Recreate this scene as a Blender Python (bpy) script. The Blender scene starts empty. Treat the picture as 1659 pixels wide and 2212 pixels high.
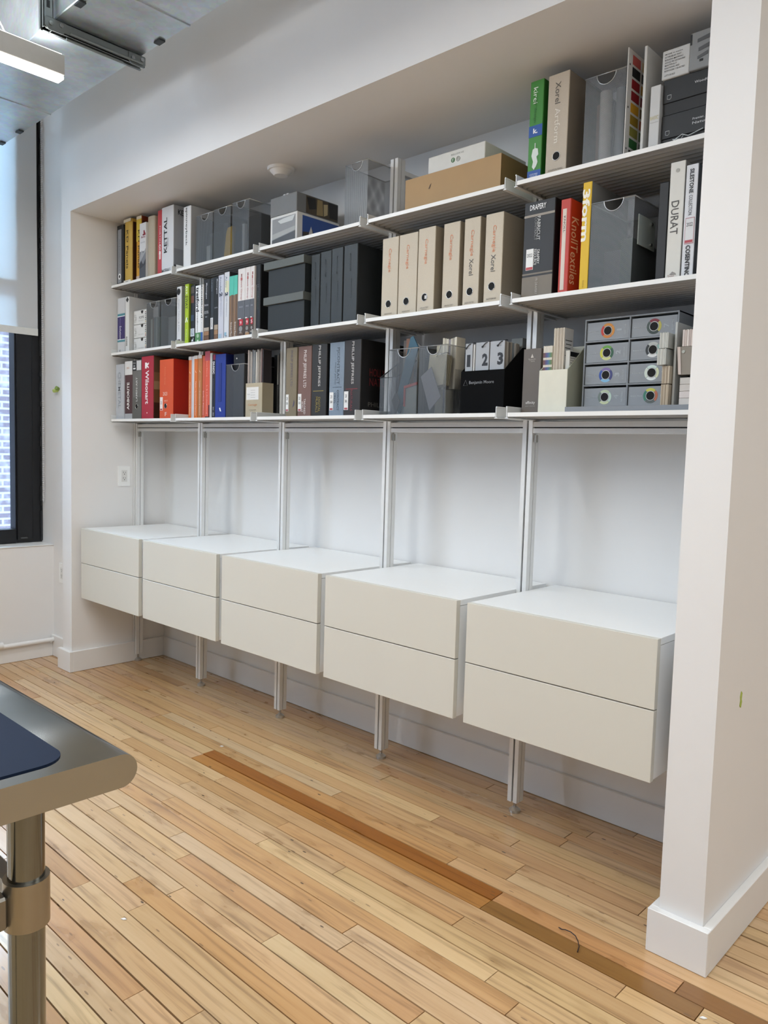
import bpy, math, random
from mathutils import Vector, Matrix
random.seed(7)
sc = bpy.context.scene
COL = sc.collection

# ------------------------------------------------------------------ camera
cd = bpy.data.cameras.new('camera'); cam = bpy.data.objects.new('camera', cd); COL.objects.link(cam)
cd.sensor_fit = 'VERTICAL'; cd.sensor_height = 36.0; cd.sensor_width = 27.0
cd.lens = 27.2194; cd.clip_start = 0.05; cd.clip_end = 200
_R = Vector((0.7267, 0.6864, 0.0285)); _U = Vector((-0.0741, 0.0370, 0.9966)); _F = Vector((-0.6830, 0.7263, -0.0778))
_m = Matrix((( _R.x, _U.x, -_F.x, 4.1635), (_R.y, _U.y, -_F.y, -1.9198), (_R.z, _U.z, -_F.z, 1.2799), (0, 0, 0, 1)))
cam.matrix_world = Matrix.Translation(_m.to_translation()) @ _m.to_quaternion().to_matrix().to_4x4()
sc.camera = cam

# ------------------------------------------------------------------ world, sun, large lights, exposure
wd = bpy.data.worlds.new('world'); sc.world = wd; wd.use_nodes = True
_bg = wd.node_tree.nodes['Background']; _bg.inputs[0].default_value = (0.56, 0.77, 1.0, 1); _bg.inputs[1].default_value = 15.0
def area_light(name, loc, direction, sx, sy, power, col, spread=180):
    l = bpy.data.lights.new(name, 'AREA'); l.shape = 'RECTANGLE'; l.size = sx; l.size_y = sy; l.energy = power; l.color = col
    l.spread = math.radians(spread)
    o = bpy.data.objects.new(name, l); COL.objects.link(o); o.location = loc
    o.rotation_euler = Vector(direction).to_track_quat('-Z', 'Y').to_euler(); return o
FILL_W = 33.0
# area lamps added at the unseen tall windows, brightening the header in place of daylight
for k, yc in enumerate((-3.25, -5.35)):
    area_light('window_fill', (-0.55, yc, 2.70), (1, 0, 0.05), 1.2, 1.6, FILL_W, (0.62, 0.80, 1.0))
sc.cycles.use_adaptive_sampling = True; sc.cycles.adaptive_threshold = 0.03
sc.cycles.max_bounces = 7; sc.cycles.diffuse_bounces = 4; sc.cycles.glossy_bounces = 3; sc.cycles.transparent_max_bounces = 10
vs = sc.view_settings
vs.view_transform = 'Standard'; vs.look = 'None'; vs.exposure = 0.12; vs.gamma = 1.0; vs.use_curve_mapping = False

# ------------------------------------------------------------------ helpers
def lin(h):
    h = h.lstrip('#'); o = []
    for k in (0, 2, 4):
        c = int(h[k:k+2], 16) / 255
        o.append(c / 12.92 if c <= 0.04045 else ((c + 0.055) / 1.055) ** 2.4)
    return (*o, 1.0)
MATS = {}
def mat(col, rough=0.55, metal=0.0, var=0.06, scale=30.0, bump=0.0, coat=0.0, spec=0.5):
    key = (col, rough, metal, var, scale, bump, coat, spec)
    if key in MATS: return MATS[key]
    m = bpy.data.materials.new('paint_' + col.strip('#')); m.use_nodes = True
    nt = m.node_tree; b = nt.nodes['Principled BSDF']
    b.inputs['Roughness'].default_value = rough; b.inputs['Metallic'].default_value = metal
    b.inputs['Coat Weight'].default_value = coat; b.inputs['Specular IOR Level'].default_value = spec
    tc = nt.nodes.new('ShaderNodeTexCoord'); nz = nt.nodes.new('ShaderNodeTexNoise')
    nz.inputs['Scale'].default_value = scale; nz.inputs['Detail'].default_value = 3
    nt.links.new(tc.outputs['Object'], nz.inputs['Vector'])
    mx = nt.nodes.new('ShaderNodeMix'); mx.data_type = 'RGBA'; mx.blend_type = 'MULTIPLY'
    c = lin(col)
    rp = nt.nodes.new('ShaderNodeMapRange'); rp.inputs['To Min'].default_value = 1 - var; rp.inputs['To Max'].default_value = 1 + var
    nt.links.new(nz.outputs['Fac'], rp.inputs['Value'])
    mx.inputs[0].default_value = 1.0; mx.inputs[6].default_value = c
    nt.links.new(rp.outputs[0], mx.inputs[7]); nt.links.new(mx.outputs[2], b.inputs['Base Color'])
    if bump > 0:
        bp = nt.nodes.new('ShaderNodeBump'); bp.inputs['Strength'].default_value = bump; bp.inputs['Distance'].default_value = 0.002
        nt.links.new(nz.outputs['Fac'], bp.inputs['Height']); nt.links.new(bp.outputs[0], b.inputs['Normal'])
    MATS[key] = m; return m

ORG = {}
class MB:
    """collects verts and faces in world metres"""
    def __init__(s): s.v = []; s.f = []; s.sm = []; s.mi = []; s.cur = 0
    def add(s, vs, fs, smooth=False):
        o = len(s.v); s.v += [tuple(p) for p in vs]
        for f in fs: s.f.append(tuple(o + i for i in f)); s.sm.append(smooth); s.mi.append(s.cur)
        return s
    def box(s, x0, x1, y0, y1, z0, z1, c=0.0):
        if c <= 0:
            return s.add([(x0,y0,z0),(x1,y0,z0),(x1,y1,z0),(x0,y1,z0),(x0,y0,z1),(x1,y0,z1),(x1,y1,z1),(x0,y1,z1)],
                         [(3,2,1,0),(4,5,6,7),(0,1,5,4),(1,2,6,5),(2,3,7,6),(3,0,4,7)])
        X, Y, Z = (x0, x1), (y0, y1), (z0, z1); V = []; idx = {}
        for i in (0, 1):
            for j in (0, 1):
                for k in (0, 1):
                    for a in range(3):
                        p = [X[i], Y[j], Z[k]]; d = [(1, -1)[i], (1, -1)[j], (1, -1)[k]]
                        for b in range(3):
                            if b != a: p[b] += d[b] * c
                        idx[(i, j, k, a)] = len(V); V.append(p)
        F = []; cen = ((x0+x1)/2, (y0+y1)/2, (z0+z1)/2)
        def face(l):
            p = [Vector(V[q]) for q in l]; n = (p[1]-p[0]).cross(p[2]-p[0]); m = sum(p, Vector())/len(p) - Vector(cen)
            F.append(tuple(l) if n.dot(m) > 0 else tuple(reversed(l)))
        for i in (0, 1):
            face([idx[(i,0,0,0)], idx[(i,1,0,0)], idx[(i,1,1,0)], idx[(i,0,1,0)]])
            face([idx[(0,i,0,1)], idx[(1,i,0,1)], idx[(1,i,1,1)], idx[(0,i,1,1)]])
            face([idx[(0,0,i,2)], idx[(1,0,i,2)], idx[(1,1,i,2)], idx[(0,1,i,2)]])
            for j in (0, 1):
                face([idx[(0,i,j,1)], idx[(1,i,j,1)], idx[(1,i,j,2)], idx[(0,i,j,2)]])
                face([idx[(i,0,j,0)], idx[(i,1,j,0)], idx[(i,1,j,2)], idx[(i,0,j,2)]])
                face([idx[(i,j,0,0)], idx[(i,j,1,0)], idx[(i,j,1,1)], idx[(i,j,0,1)]])
                for k in (0, 1): face([idx[(i,j,k,0)], idx[(i,j,k,1)], idx[(i,j,k,2)]])
        return s.add(V, F)
    def prism(s, poly, axis, a0, a1, smooth=False):
        """poly in the two remaining axes in cyclic order (x: y,z / y: x,z / z: x,y)"""
        n = len(poly)
        def P(p, a): return {'x': (a, p[0], p[1]), 'y': (p[0], a, p[1]), 'z': (p[0], p[1], a)}[axis]
        ar = sum(poly[i][0]*poly[(i+1) % n][1] - poly[(i+1) % n][0]*poly[i][1] for i in range(n))
        q = list(poly) if (ar > 0) == (axis != 'y') else list(reversed(poly))
        V = [P(p, a0) for p in q] + [P(p, a1) for p in q]
        s.add(V, [tuple(range(n-1, -1, -1)), tuple(range(n, 2*n))])
        o = len(s.v) - 2*n
        for i in range(n):
            j = (i+1) % n; s.f.append((o+i, o+j, o+n+j, o+n+i)); s.sm.append(smooth); s.mi.append(s.cur)
        return s
    def cyl(s, p0, p1, r0, r1=None, n=16, cap=True):
        r1 = r0 if r1 is None else r1; p0 = Vector(p0); p1 = Vector(p1); d = (p1-p0).normalized()
        a = d.orthogonal().normalized(); b = d.cross(a)
        V = [p + (a*math.cos(t) + b*math.sin(t))*r for p, r in ((p0, r0), (p1, r1)) for t in [2*math.pi*k/n for k in range(n)]]
        s.add(V, [(k, (k+1) % n, n+(k+1) % n, n+k) for k in range(n)], True)
        if cap:
            s.add(V[:n], [tuple(range(n-1, -1, -1))]); s.add(V[n:], [tuple(range(n))])
        return s
    def tube(s, pts, r, n=6, closed=False):
        pts = [Vector(p) for p in pts]; m = len(pts); V = []; up = None
        for i, p in enumerate(pts):
            a = pts[(i-1) % m] if (closed or i) else p; b = pts[(i+1) % m] if (closed or i < m-1) else p
            d = (b-a).normalized()
            if up is None: up = d.orthogonal().normalized()
            up = (up - d*up.dot(d)).normalized(); w = d.cross(up)
            V += [p + (up*math.cos(2*math.pi*k/n) + w*math.sin(2*math.pi*k/n))*r for k in range(n)]
        F = []
        for i in range(m if closed else m-1):
            j = (i+1) % m
            F += [(i*n+k, i*n+(k+1) % n, j*n+(k+1) % n, j*n+k) for k in range(n)]
        s.add(V, F, True)
        if not closed:
            s.add(V[:n], [tuple(range(n-1, -1, -1))]); s.add(V[-n:], [tuple(range(n))])
        return s
    def quad(s, a, b, c, d): return s.add([a, b, c, d], [(0, 1, 2, 3)])
    def build(s, name, m, parent=None, org=None):
        o_ = Vector(org) if org is not None else (ORG[parent.name] if parent is not None else Vector())
        me = bpy.data.meshes.new(name)
        me.from_pydata([tuple(Vector(p) - o_) for p in s.v], [], s.f); me.validate()
        for mm in (m if isinstance(m, (list, tuple)) else [m]): me.materials.append(mm)
        if len(me.polygons) == len(s.f):
            me.polygons.foreach_set('use_smooth', s.sm); me.polygons.foreach_set('material_index', s.mi)
        ob = bpy.data.objects.new(name, me); COL.objects.link(ob)
        if parent is not None: ob.parent = parent
        else: ob.location = o_
        ORG[ob.name] = o_
        return ob
def tag(o, label=None, cat=None, group=None, kind=None):
    if label: o['label'] = label
    if cat: o['category'] = cat
    if group: o['group'] = group
    if kind: o['kind'] = kind
    return o
def thing(name, label, cat, loc, group=None):
    o = bpy.data.objects.new(name, None); COL.objects.link(o); o.location = loc; o.empty_display_size = 0.05
    ORG[o.name] = Vector(loc); return tag(o, label, cat, group)
def struct(name, mb, m, org=(0, 0, 0)): return tag(mb.build(name, m, org=org), kind='structure')
def dup(root, loc, label):
    r = root.copy(); COL.objects.link(r); r.location = loc; r['label'] = label; ORG[r.name] = Vector(loc)
    for ch in list(root.children):
        c = ch.copy(); COL.objects.link(c); c.parent = r; ORG[c.name] = Vector(loc)
        for g in list(ch.children):
            d = g.copy(); COL.objects.link(d); d.parent = c
    return r
TEXTQ = []
def text(parent, s, c, r, u, L, h, m, name='lettering'):
    """flat printed lettering: centre c, reading direction r, letter-up direction u, length L, height h"""
    TEXTQ.append((parent, s, Vector(c), Vector(r), Vector(u), L, h, m, name))
def flush_text():
    cache = {}
    strs = sorted({t[1] for t in TEXTQ}); tmp = []
    for s in strs:
        cu = bpy.data.curves.new('t', 'FONT'); cu.body = s; cu.size = 1; cu.resolution_u = 2
        cu.offset = {'1': .02, '2': .05, '3': .05, 'KETTAL': .022, 'tretford': .03, 'acousticord': .03, 'DRAPERY': .015, 'SILESTONE': .03, 'COSENTINO': .03, 'DI-NOC': .03, '3form': .035, 'Wilsonart': .02, 'ARBORITE': .02, 'k.': .03, 'WALLCOVERING': .02}.get(s, .004)
        o = bpy.data.objects.new('t', cu); COL.objects.link(o); tmp.append((s, o, cu))
    bpy.context.view_layer.update(); dg = bpy.context.evaluated_depsgraph_get()
    for s, o, cu in tmp:
        me = o.evaluated_get(dg).to_mesh(); V = [v.co.copy() for v in me.vertices]; F = [tuple(p.vertices) for p in me.polygons]
        x0 = min(v.x for v in V); x1 = max(v.x for v in V); y0 = min(v.y for v in V); y1 = max(v.y for v in V)
        cache[s] = ([((v.x-x0)/(x1-x0)-.5, (v.y-y0)/(y1-y0)-.5) for v in V], F); o.evaluated_get(dg).to_mesh_clear()
    for s, o, cu in tmp: bpy.data.objects.remove(o); bpy.data.curves.remove(cu)
    for parent, s, c, r, u, L, h, m, name in TEXTQ:
        V, F = cache[s]; mb = MB(); mb.add([c + r*(a*L) + u*(b*h) for a, b in V], F); mb.build(name, m, parent)
X, Y, Z = Vector((1, 0, 0)), Vector((0, 1, 0)), Vector((0, 0, 1))

# ------------------------------------------------------------------ key dimensions (metres)
PITCH = 0.6665; P0 = 0.013
def post_x(i): return P0 + PITCH*i
YS = 0.2093                      # shelf front
ZSH = dict(T=2.1357, M=1.7662, B=1.4000)   # bracket undersides
ZTOP = {k: v + 0.018 for k, v in ZSH.items()}
NL, NR, NB, NH = -0.010, 3.3826, 0.578, 2.517     # niche left, right, back, soffit
CEIL = 3.95

# ------------------------------------------------------------------ special materials
def nodes(name):
    m = bpy.data.materials.new(name); m.use_nodes = True; nt = m.node_tree
    return m, nt, nt.nodes['Principled BSDF'], (lambda t: nt.nodes.new(t)), (lambda a, b: nt.links.new(a, b))
def ramp(nt, stops):
    r = nt.nodes.new('ShaderNodeValToRGB'); e = r.color_ramp.elements
    while len(e) < len(stops): e.new(0.5)
    for k, (p, c) in enumerate(stops): e[k].position = p; e[k].color = lin(c)
    return r
WALL = mat('#eae9e8', rough=0.62, var=0.012, scale=9, bump=0.05)
WALLSH = mat('#e8e8e7', rough=0.62, var=0.02, scale=6, bump=0.05)
TRIM = mat('#ebebea', rough=0.38, var=0.015, scale=12)
WHITE = mat('#f6f7f6', rough=0.33, var=0.012, scale=8)
LAQ = mat('#d9d6cb', rough=0.34, var=0.012, scale=5)
ALU = mat('#e6e7e6', rough=0.38, metal=0.12, var=0.03, scale=60)
GROOVE_SHADE = mat('#0b0c0e', rough=0.6, var=0.03)  # near black, shade painted into the grooves
BLACK = mat('#0d0e10', rough=0.45)
FRAME = mat('#101318', rough=0.38, var=0.15, scale=20)
STEEL = mat('#b9bcbe', rough=0.24, metal=1.0, var=0.05, scale=80)

def wood():
    m, nt, b, N, K = nodes('maple_planks')
    geo = N('ShaderNodeNewGeometry'); oi = N('ShaderNodeObjectInfo')
    off = N('ShaderNodeVectorMath'); off.operation = 'MULTIPLY_ADD'
    cmb = N('ShaderNodeCombineXYZ')
    for k in range(3): K(oi.outputs['Random'], cmb.inputs[k])
    off.inputs[1].default_value = (37, 91, 13); K(cmb.outputs[0], off.inputs[0]); K(geo.outputs['Position'], off.inputs[2])
    mp = N('ShaderNodeMapping'); mp.inputs['Scale'].default_value = (2.6, 62, 62); K(off.outputs[0], mp.inputs['Vector'])
    n1 = N('ShaderNodeTexNoise'); n1.inputs['Scale'].default_value = 1.0; n1.inputs['Detail'].default_value = 5; n1.inputs['Distortion'].default_value = 0.6
    K(mp.outputs[0], n1.inputs['Vector'])
    mp2 = N('ShaderNodeMapping'); mp2.inputs['Scale'].default_value = (5, 14, 14); K(off.outputs[0], mp2.inputs['Vector'])
    n2 = N('ShaderNodeTexNoise'); n2.inputs['Scale'].default_value = 1.0; n2.inputs['Detail'].default_value = 3; K(mp2.outputs[0], n2.inputs['Vector'])
    tone = ramp(nt, [(0.0, '#d0aa7c'), (0.25, '#dcbf95'), (0.5, '#ca9e6d'), (0.72, '#d9bc95'), (1.0, '#bf9466')]); K(oi.outputs['Random'], tone.inputs[0])
    K(oi.outputs['Color'], (mixo := N('ShaderNodeMix')).inputs[6]); mixo.data_type = 'RGBA'; mixo.blend_type = 'MULTIPLY'; mixo.inputs[0].default_value = 1
    K(tone.outputs[0], mixo.inputs[7]); K(oi.outputs['Color'], mixo.inputs[6])
    gr = ramp(nt, [(0.28, '#8a7258'), (0.46, '#f0e8dc'), (0.7, '#ffffff')]); K(n1.outputs['Fac'], gr.inputs[0])
    m1 = N('ShaderNodeMix'); m1.data_type = 'RGBA'; m1.blend_type = 'MULTIPLY'; m1.inputs[0].default_value = 0.55
    K(mixo.outputs[2], m1.inputs[6]); K(gr.outputs[0], m1.inputs[7])
    st = ramp(nt, [(0.26, '#a58a6b'), (0.42, '#ffffff'), (1, '#ffffff')]); K(n2.outputs['Fac'], st.inputs[0])
    m2 = N('ShaderNodeMix'); m2.data_type = 'RGBA'; m2.blend_type = 'MULTIPLY'; m2.inputs[0].default_value = 0.42
    K(m1.outputs[2], m2.inputs[6]); K(st.outputs[0], m2.inputs[7])
    # nail holes and small knots
    mp3 = N('ShaderNodeMapping'); mp3.inputs['Scale'].default_value = (9, 24, 24); K(off.outputs[0], mp3.inputs['Vector'])
    vo = N('ShaderNodeTexVoronoi'); vo.inputs['Scale'].default_value = 1.0; vo.inputs['Randomness'].default_value = 1.0; K(mp3.outputs[0], vo.inputs['Vector'])
    cut = N('ShaderNodeMath'); cut.operation = 'LESS_THAN'; cut.inputs[1].default_value = 0.075; K(vo.outputs['Distance'], cut.inputs[0])
    sepc = N('ShaderNodeSeparateColor'); K(vo.outputs['Color'], sepc.inputs[0])
    some = N('ShaderNodeMath'); some.operation = 'GREATER_THAN'; some.inputs[1].default_value = 0.62; K(sepc.outputs[0], some.inputs[0])
    both = N('ShaderNodeMath'); both.operation = 'MULTIPLY'; K(cut.outputs[0], both.inputs[0]); K(some.outputs[0], both.inputs[1])
    m3 = N('ShaderNodeMix'); m3.data_type = 'RGBA'; m3.inputs[7].default_value = lin('#3a2a1d')
    sc_ = N('ShaderNodeMath'); sc_.operation = 'MULTIPLY'; sc_.inputs[1].default_value = 0.85; K(both.outputs[0], sc_.inputs[0])
    K(sc_.outputs[0], m3.inputs[0]); K(m2.outputs[2], m3.inputs[6]); K(m3.outputs[2], b.inputs['Base Color'])
    mp4 = N('ShaderNodeMapping'); mp4.inputs['Scale'].default_value = (16, 70, 70); K(off.outputs[0], mp4.inputs['Vector'])
    v2 = N('ShaderNodeTexVoronoi'); v2.inputs['Scale'].default_value = 1.0; K(mp4.outputs[0], v2.inputs['Vector'])
    c2 = N('ShaderNodeMath'); c2.operation = 'LESS_THAN'; c2.inputs[1].default_value = 0.16; K(v2.outputs['Distance'], c2.inputs[0])
    s2 = N('ShaderNodeSeparateColor'); K(v2.outputs['Color'], s2.inputs[0]); g2 = N('ShaderNodeMath'); g2.operation = 'GREATER_THAN'; g2.inputs[1].default_value = 0.90; K(s2.outputs[1], g2.inputs[0])
    b2 = N('ShaderNodeMath'); b2.operation = 'MULTIPLY'; K(c2.outputs[0], b2.inputs[0]); K(g2.outputs[0], b2.inputs[1])
    h2 = N('ShaderNodeMath'); h2.operation = 'MULTIPLY'; h2.inputs[1].default_value = 0.55; K(b2.outputs[0], h2.inputs[0])
    m4 = N('ShaderNodeMix'); m4.data_type = 'RGBA'; m4.inputs[7].default_value = lin('#5a4432'); K(h2.outputs[0], m4.inputs[0]); K(m3.outputs[2], m4.inputs[6]); K(m4.outputs[2], b.inputs['Base Color'])
    rr = N('ShaderNodeMapRange'); rr.inputs['To Min'].default_value = 0.22; rr.inputs['To Max'].default_value = 0.38; K(n2.outputs['Fac'], rr.inputs['Value']); K(rr.outputs[0], b.inputs['Roughness'])
    bm = N('ShaderNodeBump'); bm.inputs['Strength'].default_value = 0.12; bm.inputs['Distance'].default_value = 0.002; K(n1.outputs['Fac'], bm.inputs['Height']); K(bm.outputs[0], b.inputs['Normal'])
    b.inputs['Coat Weight'].default_value = 0.5; b.inputs['Coat Roughness'].default_value = 0.14
    return m
WOOD = wood()

def galvanised():
    m, nt, b, N, K = nodes('galvanised_sheet')
    tc = N('ShaderNodeTexCoord'); n = N('ShaderNodeTexNoise'); n.inputs['Scale'].default_value = 5; n.inputs['Detail'].default_value = 6; K(tc.outputs['Object'], n.inputs['Vector'])
    v = N('ShaderNodeTexVoronoi'); v.inputs['Scale'].default_value = 55; K(tc.outputs['Object'], v.inputs['Vector'])
    r = ramp(nt, [(0.25, '#b4bfc6'), (0.75, '#dfe7eb')]); K(n.outputs['Fac'], r.inputs[0])
    mx = N('ShaderNodeMix'); mx.data_type = 'RGBA'; mx.blend_type = 'MULTIPLY'; mx.inputs[0].default_value = 0.12
    K(r.outputs[0], mx.inputs[6]); K(v.outputs['Color'], mx.inputs[7]); K(mx.outputs[2], b.inputs['Base Color'])
    b.inputs['Metallic'].default_value = 0.78; b.inputs['Roughness'].default_value = 0.30
    bm = N('ShaderNodeBump'); bm.inputs['Strength'].default_value = 0.25; bm.inputs['Distance'].default_value = 0.02; K(n.outputs['Fac'], bm.inputs['Height']); K(bm.outputs[0], b.inputs['Normal'])
    return m
GALV = galvanised()

def wire_mesh():
    m, nt, b, N, K = nodes('expanded_wire_mesh')
    b.inputs['Base Color'].default_value = lin('#77797a'); b.inputs['Metallic'].default_value = 0.4; b.inputs['Roughness'].default_value = 0.42
    tc = N('ShaderNodeTexCoord'); sp = N('ShaderNodeSeparateXYZ'); K(tc.outputs['Object'], sp.inputs[0])
    h = N('ShaderNodeMath'); h.operation = 'ADD'; K(sp.outputs[0], h.inputs[0]); K(sp.outputs[1], h.inputs[1])
    def wav(sign):
        a = N('ShaderNodeMath'); a.operation = 'MULTIPLY_ADD'; a.inputs[1].default_value = sign*0.62; K(sp.outputs[2], a.inputs[0]); K(h.outputs[0], a.inputs[2])
        c = N('ShaderNodeMath'); c.operation = 'MULTIPLY'; c.inputs[1].default_value = 2*math.pi/0.0062; K(a.outputs[0], c.inputs[0])
        s = N('ShaderNodeMath'); s.operation = 'SINE'; K(c.outputs[0], s.inputs[0]); return s
    a, c = wav(1), wav(-1)
    p = N('ShaderNodeMath'); p.operation = 'MULTIPLY'; K(a.outputs[0], p.inputs[0]); K(c.outputs[0], p.inputs[1])
    ab = N('ShaderNodeMath'); ab.operation = 'ABSOLUTE'; K(p.outputs[0], ab.inputs[0])
    g = N('ShaderNodeMath'); g.operation = 'GREATER_THAN'; g.inputs[1].default_value = 0.24; K(ab.outputs[0], g.inputs[0])
    al = N('ShaderNodeMath'); al.operation = 'SUBTRACT'; al.inputs[0].default_value = 1.0; K(g.outputs[0], al.inputs[1]); K(al.outputs[0], b.inputs['Alpha'])
    return m
MESHM = wire_mesh()

def brick():
    m, nt, b, N, K = nodes('outdoor_brick')
    tc = N('ShaderNodeTexCoord'); mp = N('ShaderNodeMapping'); mp.inputs['Rotation'].default_value = (math.radians(90), 0, math.radians(90))
    sp = N('ShaderNodeSeparateXYZ'); cb = N('ShaderNodeCombineXYZ'); K(tc.outputs['Object'], sp.inputs[0]); K(sp.outputs[1], cb.inputs[0]); K(sp.outputs[2], cb.inputs[1])
    br = N('ShaderNodeTexBrick'); br.inputs['Scale'].default_value = 1.0; br.inputs['Brick Width'].default_value = 0.21; br.inputs['Row Height'].default_value = 0.075
    br.inputs['Mortar Size'].default_value = 0.012; br.inputs['Color1'].default_value = lin('#4f434a'); br.inputs['Color2'].default_value = lin('#40343b'); br.inputs['Mortar'].default_value = lin('#6a666b')
    K(cb.outputs[0], br.inputs['Vector'])
    n = N('ShaderNodeTexNoise'); n.inputs['Scale'].default_value = 9; K(tc.outputs['Object'], n.inputs['Vector'])
    mx = N('ShaderNodeMix'); mx.data_type = 'RGBA'; mx.inputs[7].default_value = lin('#716c72'); mr = N('ShaderNodeMapRange'); mr.inputs['From Min'].default_value = .45; mr.inputs['From Max'].default_value = .7; mr.inputs['To Max'].default_value = .6
    K(n.outputs['Fac'], mr.inputs['Value']); K(mr.outputs[0], mx.inputs[0]); K(br.outputs['Color'], mx.inputs[6]); K(mx.outputs[2], b.inputs['Base Color']); b.inputs['Roughness'].default_value = 0.9
    return m
def glass_pane():
    m, nt, b, N, K = nodes('window_glass')
    t = N('ShaderNodeBsdfTransparent'); t.inputs[0].default_value = (0.93, 0.97, 0.98, 1); gl = N('ShaderNodeBsdfGlossy'); gl.inputs['Roughness'].default_value = 0.03
    fr = N('ShaderNodeFresnel'); fr.inputs[0].default_value = 1.45; mx = N('ShaderNodeMixShader'); K(fr.outputs[0], mx.inputs[0]); K(t.outputs[0], mx.inputs[1]); K(gl.outputs[0], mx.inputs[2])
    K(mx.outputs[0], nt.nodes['Material Output'].inputs[0]); return m
def shade_cloth():
    m, nt, b, N, K = nodes('roller_shade_cloth')
    d = N('ShaderNodeBsdfDiffuse'); d.inputs[0].default_value = lin('#eef1f3'); t = N('ShaderNodeBsdfTranslucent'); t.inputs[0].default_value = lin('#dcecf4')
    tc = N('ShaderNodeTexCoord'); w = N('ShaderNodeTexNoise'); w.inputs['Scale'].default_value = 60; K(tc.outputs['Object'], w.inputs['Vector'])
    mr = N('ShaderNodeMapRange'); mr.inputs['To Min'].default_value = 0.30; mr.inputs['To Max'].default_value = 0.36; K(w.outputs['Fac'], mr.inputs['Value'])
    mx = N('ShaderNodeMixShader'); K(mr.outputs[0], mx.inputs[0]); K(d.outputs[0], mx.inputs[1]); K(t.outputs[0], mx.inputs[2])
    K(mx.outputs[0], nt.nodes['Material Output'].inputs[0]); return m
def emitter(name, col, s):
    m, nt, b, N, K = nodes(name)
    b.inputs['Emission Color'].default_value = (*col, 1); b.inputs['Emission Strength'].default_value = s; b.inputs['Base Color'].default_value = (.8, .8, .8, 1); return m

# ------------------------------------------------------------------ the room
WX = -0.42                     # window wall plane, inner face
YF, XR_, YCOR = -7.2, 8.6, 3.2
f = MB().box(-0.62, XR_, YF, YCOR, -0.12, -0.016)
floor = struct('floor', f, mat('#060403', rough=0.95, spec=.1))
# planks laid along x; rows 57 mm wide
ROW = 0.0595; Y00 = 0.5275
joints = {}
for x, k in [(2.138,8),(2.529,14),(2.734,9),(2.914,8),(2.76,17),(2.942,13),(3.101,19),(2.643,20),(1.684,19),(1.733,12),(1.675,14),(1.752,16),(2.226,15),(2.0,18),(2.136,19),
             (2.283,21),(2.28,23),(2.745,25),(2.495,0),(2.519,6),(2.062,3),(2.954,1),(3.065,-1),(1.173,5),(1.596,6),(1.458,0),(1.594,1),(1.813,2),(0.949,9),(0.552,6),(1.863,9),
             (1.254,7),(3.279,6),(1.478,10),(2.948,10),(3.484,10),(1.483,11),(2.948,11),(3.555,11)]:
    joints.setdefault(k, []).append(x)
pm = MB().box(0, 1, 0, 1, -0.014, 0)
pmesh = None
special = {(10, 1.478): (0.50, 0.27, 0.09), (11, 1.483): (0.68, 0.44, 0.20), (10, 2.948): (0.98, 0.80, 0.64), (11, 2.948): (0.42, 0.31, 0.16), (10, 3.484): (0.45, 0.32, 0.18),
           (9, 1.863): (1.0, 0.98, 0.92), (6, 0.552): (0.9, 0.85, 0.75)}
rng = random.Random(3); nplank = 0
def plank(x0, x1, y0, y1, col):
    global pmesh, nplank
    if pmesh is None:
        o = pm.build('plank', WOOD, floor); pmesh = o.data
    else:
        o = bpy.data.objects.new('plank', pmesh); COL.objects.link(o); o.parent = floor
    o.location = (x0 + .0009, y0 + .0016, rng.uniform(-.0006, .0006)); o.scale = (x1 - x0 - .0024, y1 - y0 - .0032 - rng.choice((0, 0, .0006, .0016)), 1)
    o.color = (*col, 1); nplank += 1
for k in range(-1, 33):
    y1 = Y00 - ROW*k; y0 = y1 - ROW; y1 = min(y1, NB)
    xs = sorted(joints.get(k, []))
    lo, hi = -0.42, 4.7
    full = list(xs); base = xs[0] if xs else rng.uniform(1.0, 2.4)
    if not xs: full = [base]
    x = full[0]
    while x > lo + 0.7:
        x -= rng.uniform(0.75, 1.7); full.append(x)
    x = max(full)
    while x < hi - 0.5:
        x += rng.uniform(0.8, 1.8); full.append(x)
    pts = [lo] + sorted(p for p in full if lo + .1 < p < hi - .1) + [hi]
    for a, b_ in zip(pts, pts[1:]):
        c = special.get((k, round(a, 3)))
        if c is None:
            q = rng.uniform(0.90, 1.04); w = rng.random()
            c = (q, q*(0.97 + .04*rng.random()), q*(0.94 + .09*rng.random())) if w < .82 else (q*.92, q*.84, q*.72)
        plank(a, b_, y0, y1, c)
# the boards beyond the picture, behind the camera and in the corridor, as one laid field
far = MB()
for k in range(33, 129):
    y1 = Y00 - ROW*k
    if y1 < YF + .05: break
    far.box(-0.42, XR_, y1 - ROW + .0009, y1 - .0009, -0.014, 0)
for k in range(-1, 33):
    far.box(4.701, XR_, Y00 - ROW*(k+1) + .0009, Y00 - ROW*k - .0009, -0.014, 0)
for k in range(2, 46):
    far.box(3.45, XR_, Y00 + ROW*(k-1) + .0009, Y00 + ROW*k - .0009, -0.014, 0)
fo = far.build('plank_field', WOOD, floor); fo['kind'] = 'stuff'; fo.color = (.97, .95, .9, 1)

# niche, header, pillars, reveal
struct('wall_niche_back', MB().box(NL, NR, NB, NB + .12, -.02, CEIL), WALLSH)
struct('wall_header', MB().box(-0.121, 3.496, 0, NB, NH, CEIL), WALL)
struct('wall_pillar_left', MB().box(-0.121, NL, 0, NB + .12, -.02, NH), WALL)
struct('wall_pillar_right', MB().box(NR, 3.496, 0, NB, -.02, NH), WALL)
struct('wall_corridor', MB().box(NR, 3.496, NB, YCOR, -.02, CEIL), WALL)
struct('wall_reveal', MB().box(-0.75, -0.121, 0.079, NB + .12, -.02, CEIL), WALL)
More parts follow.
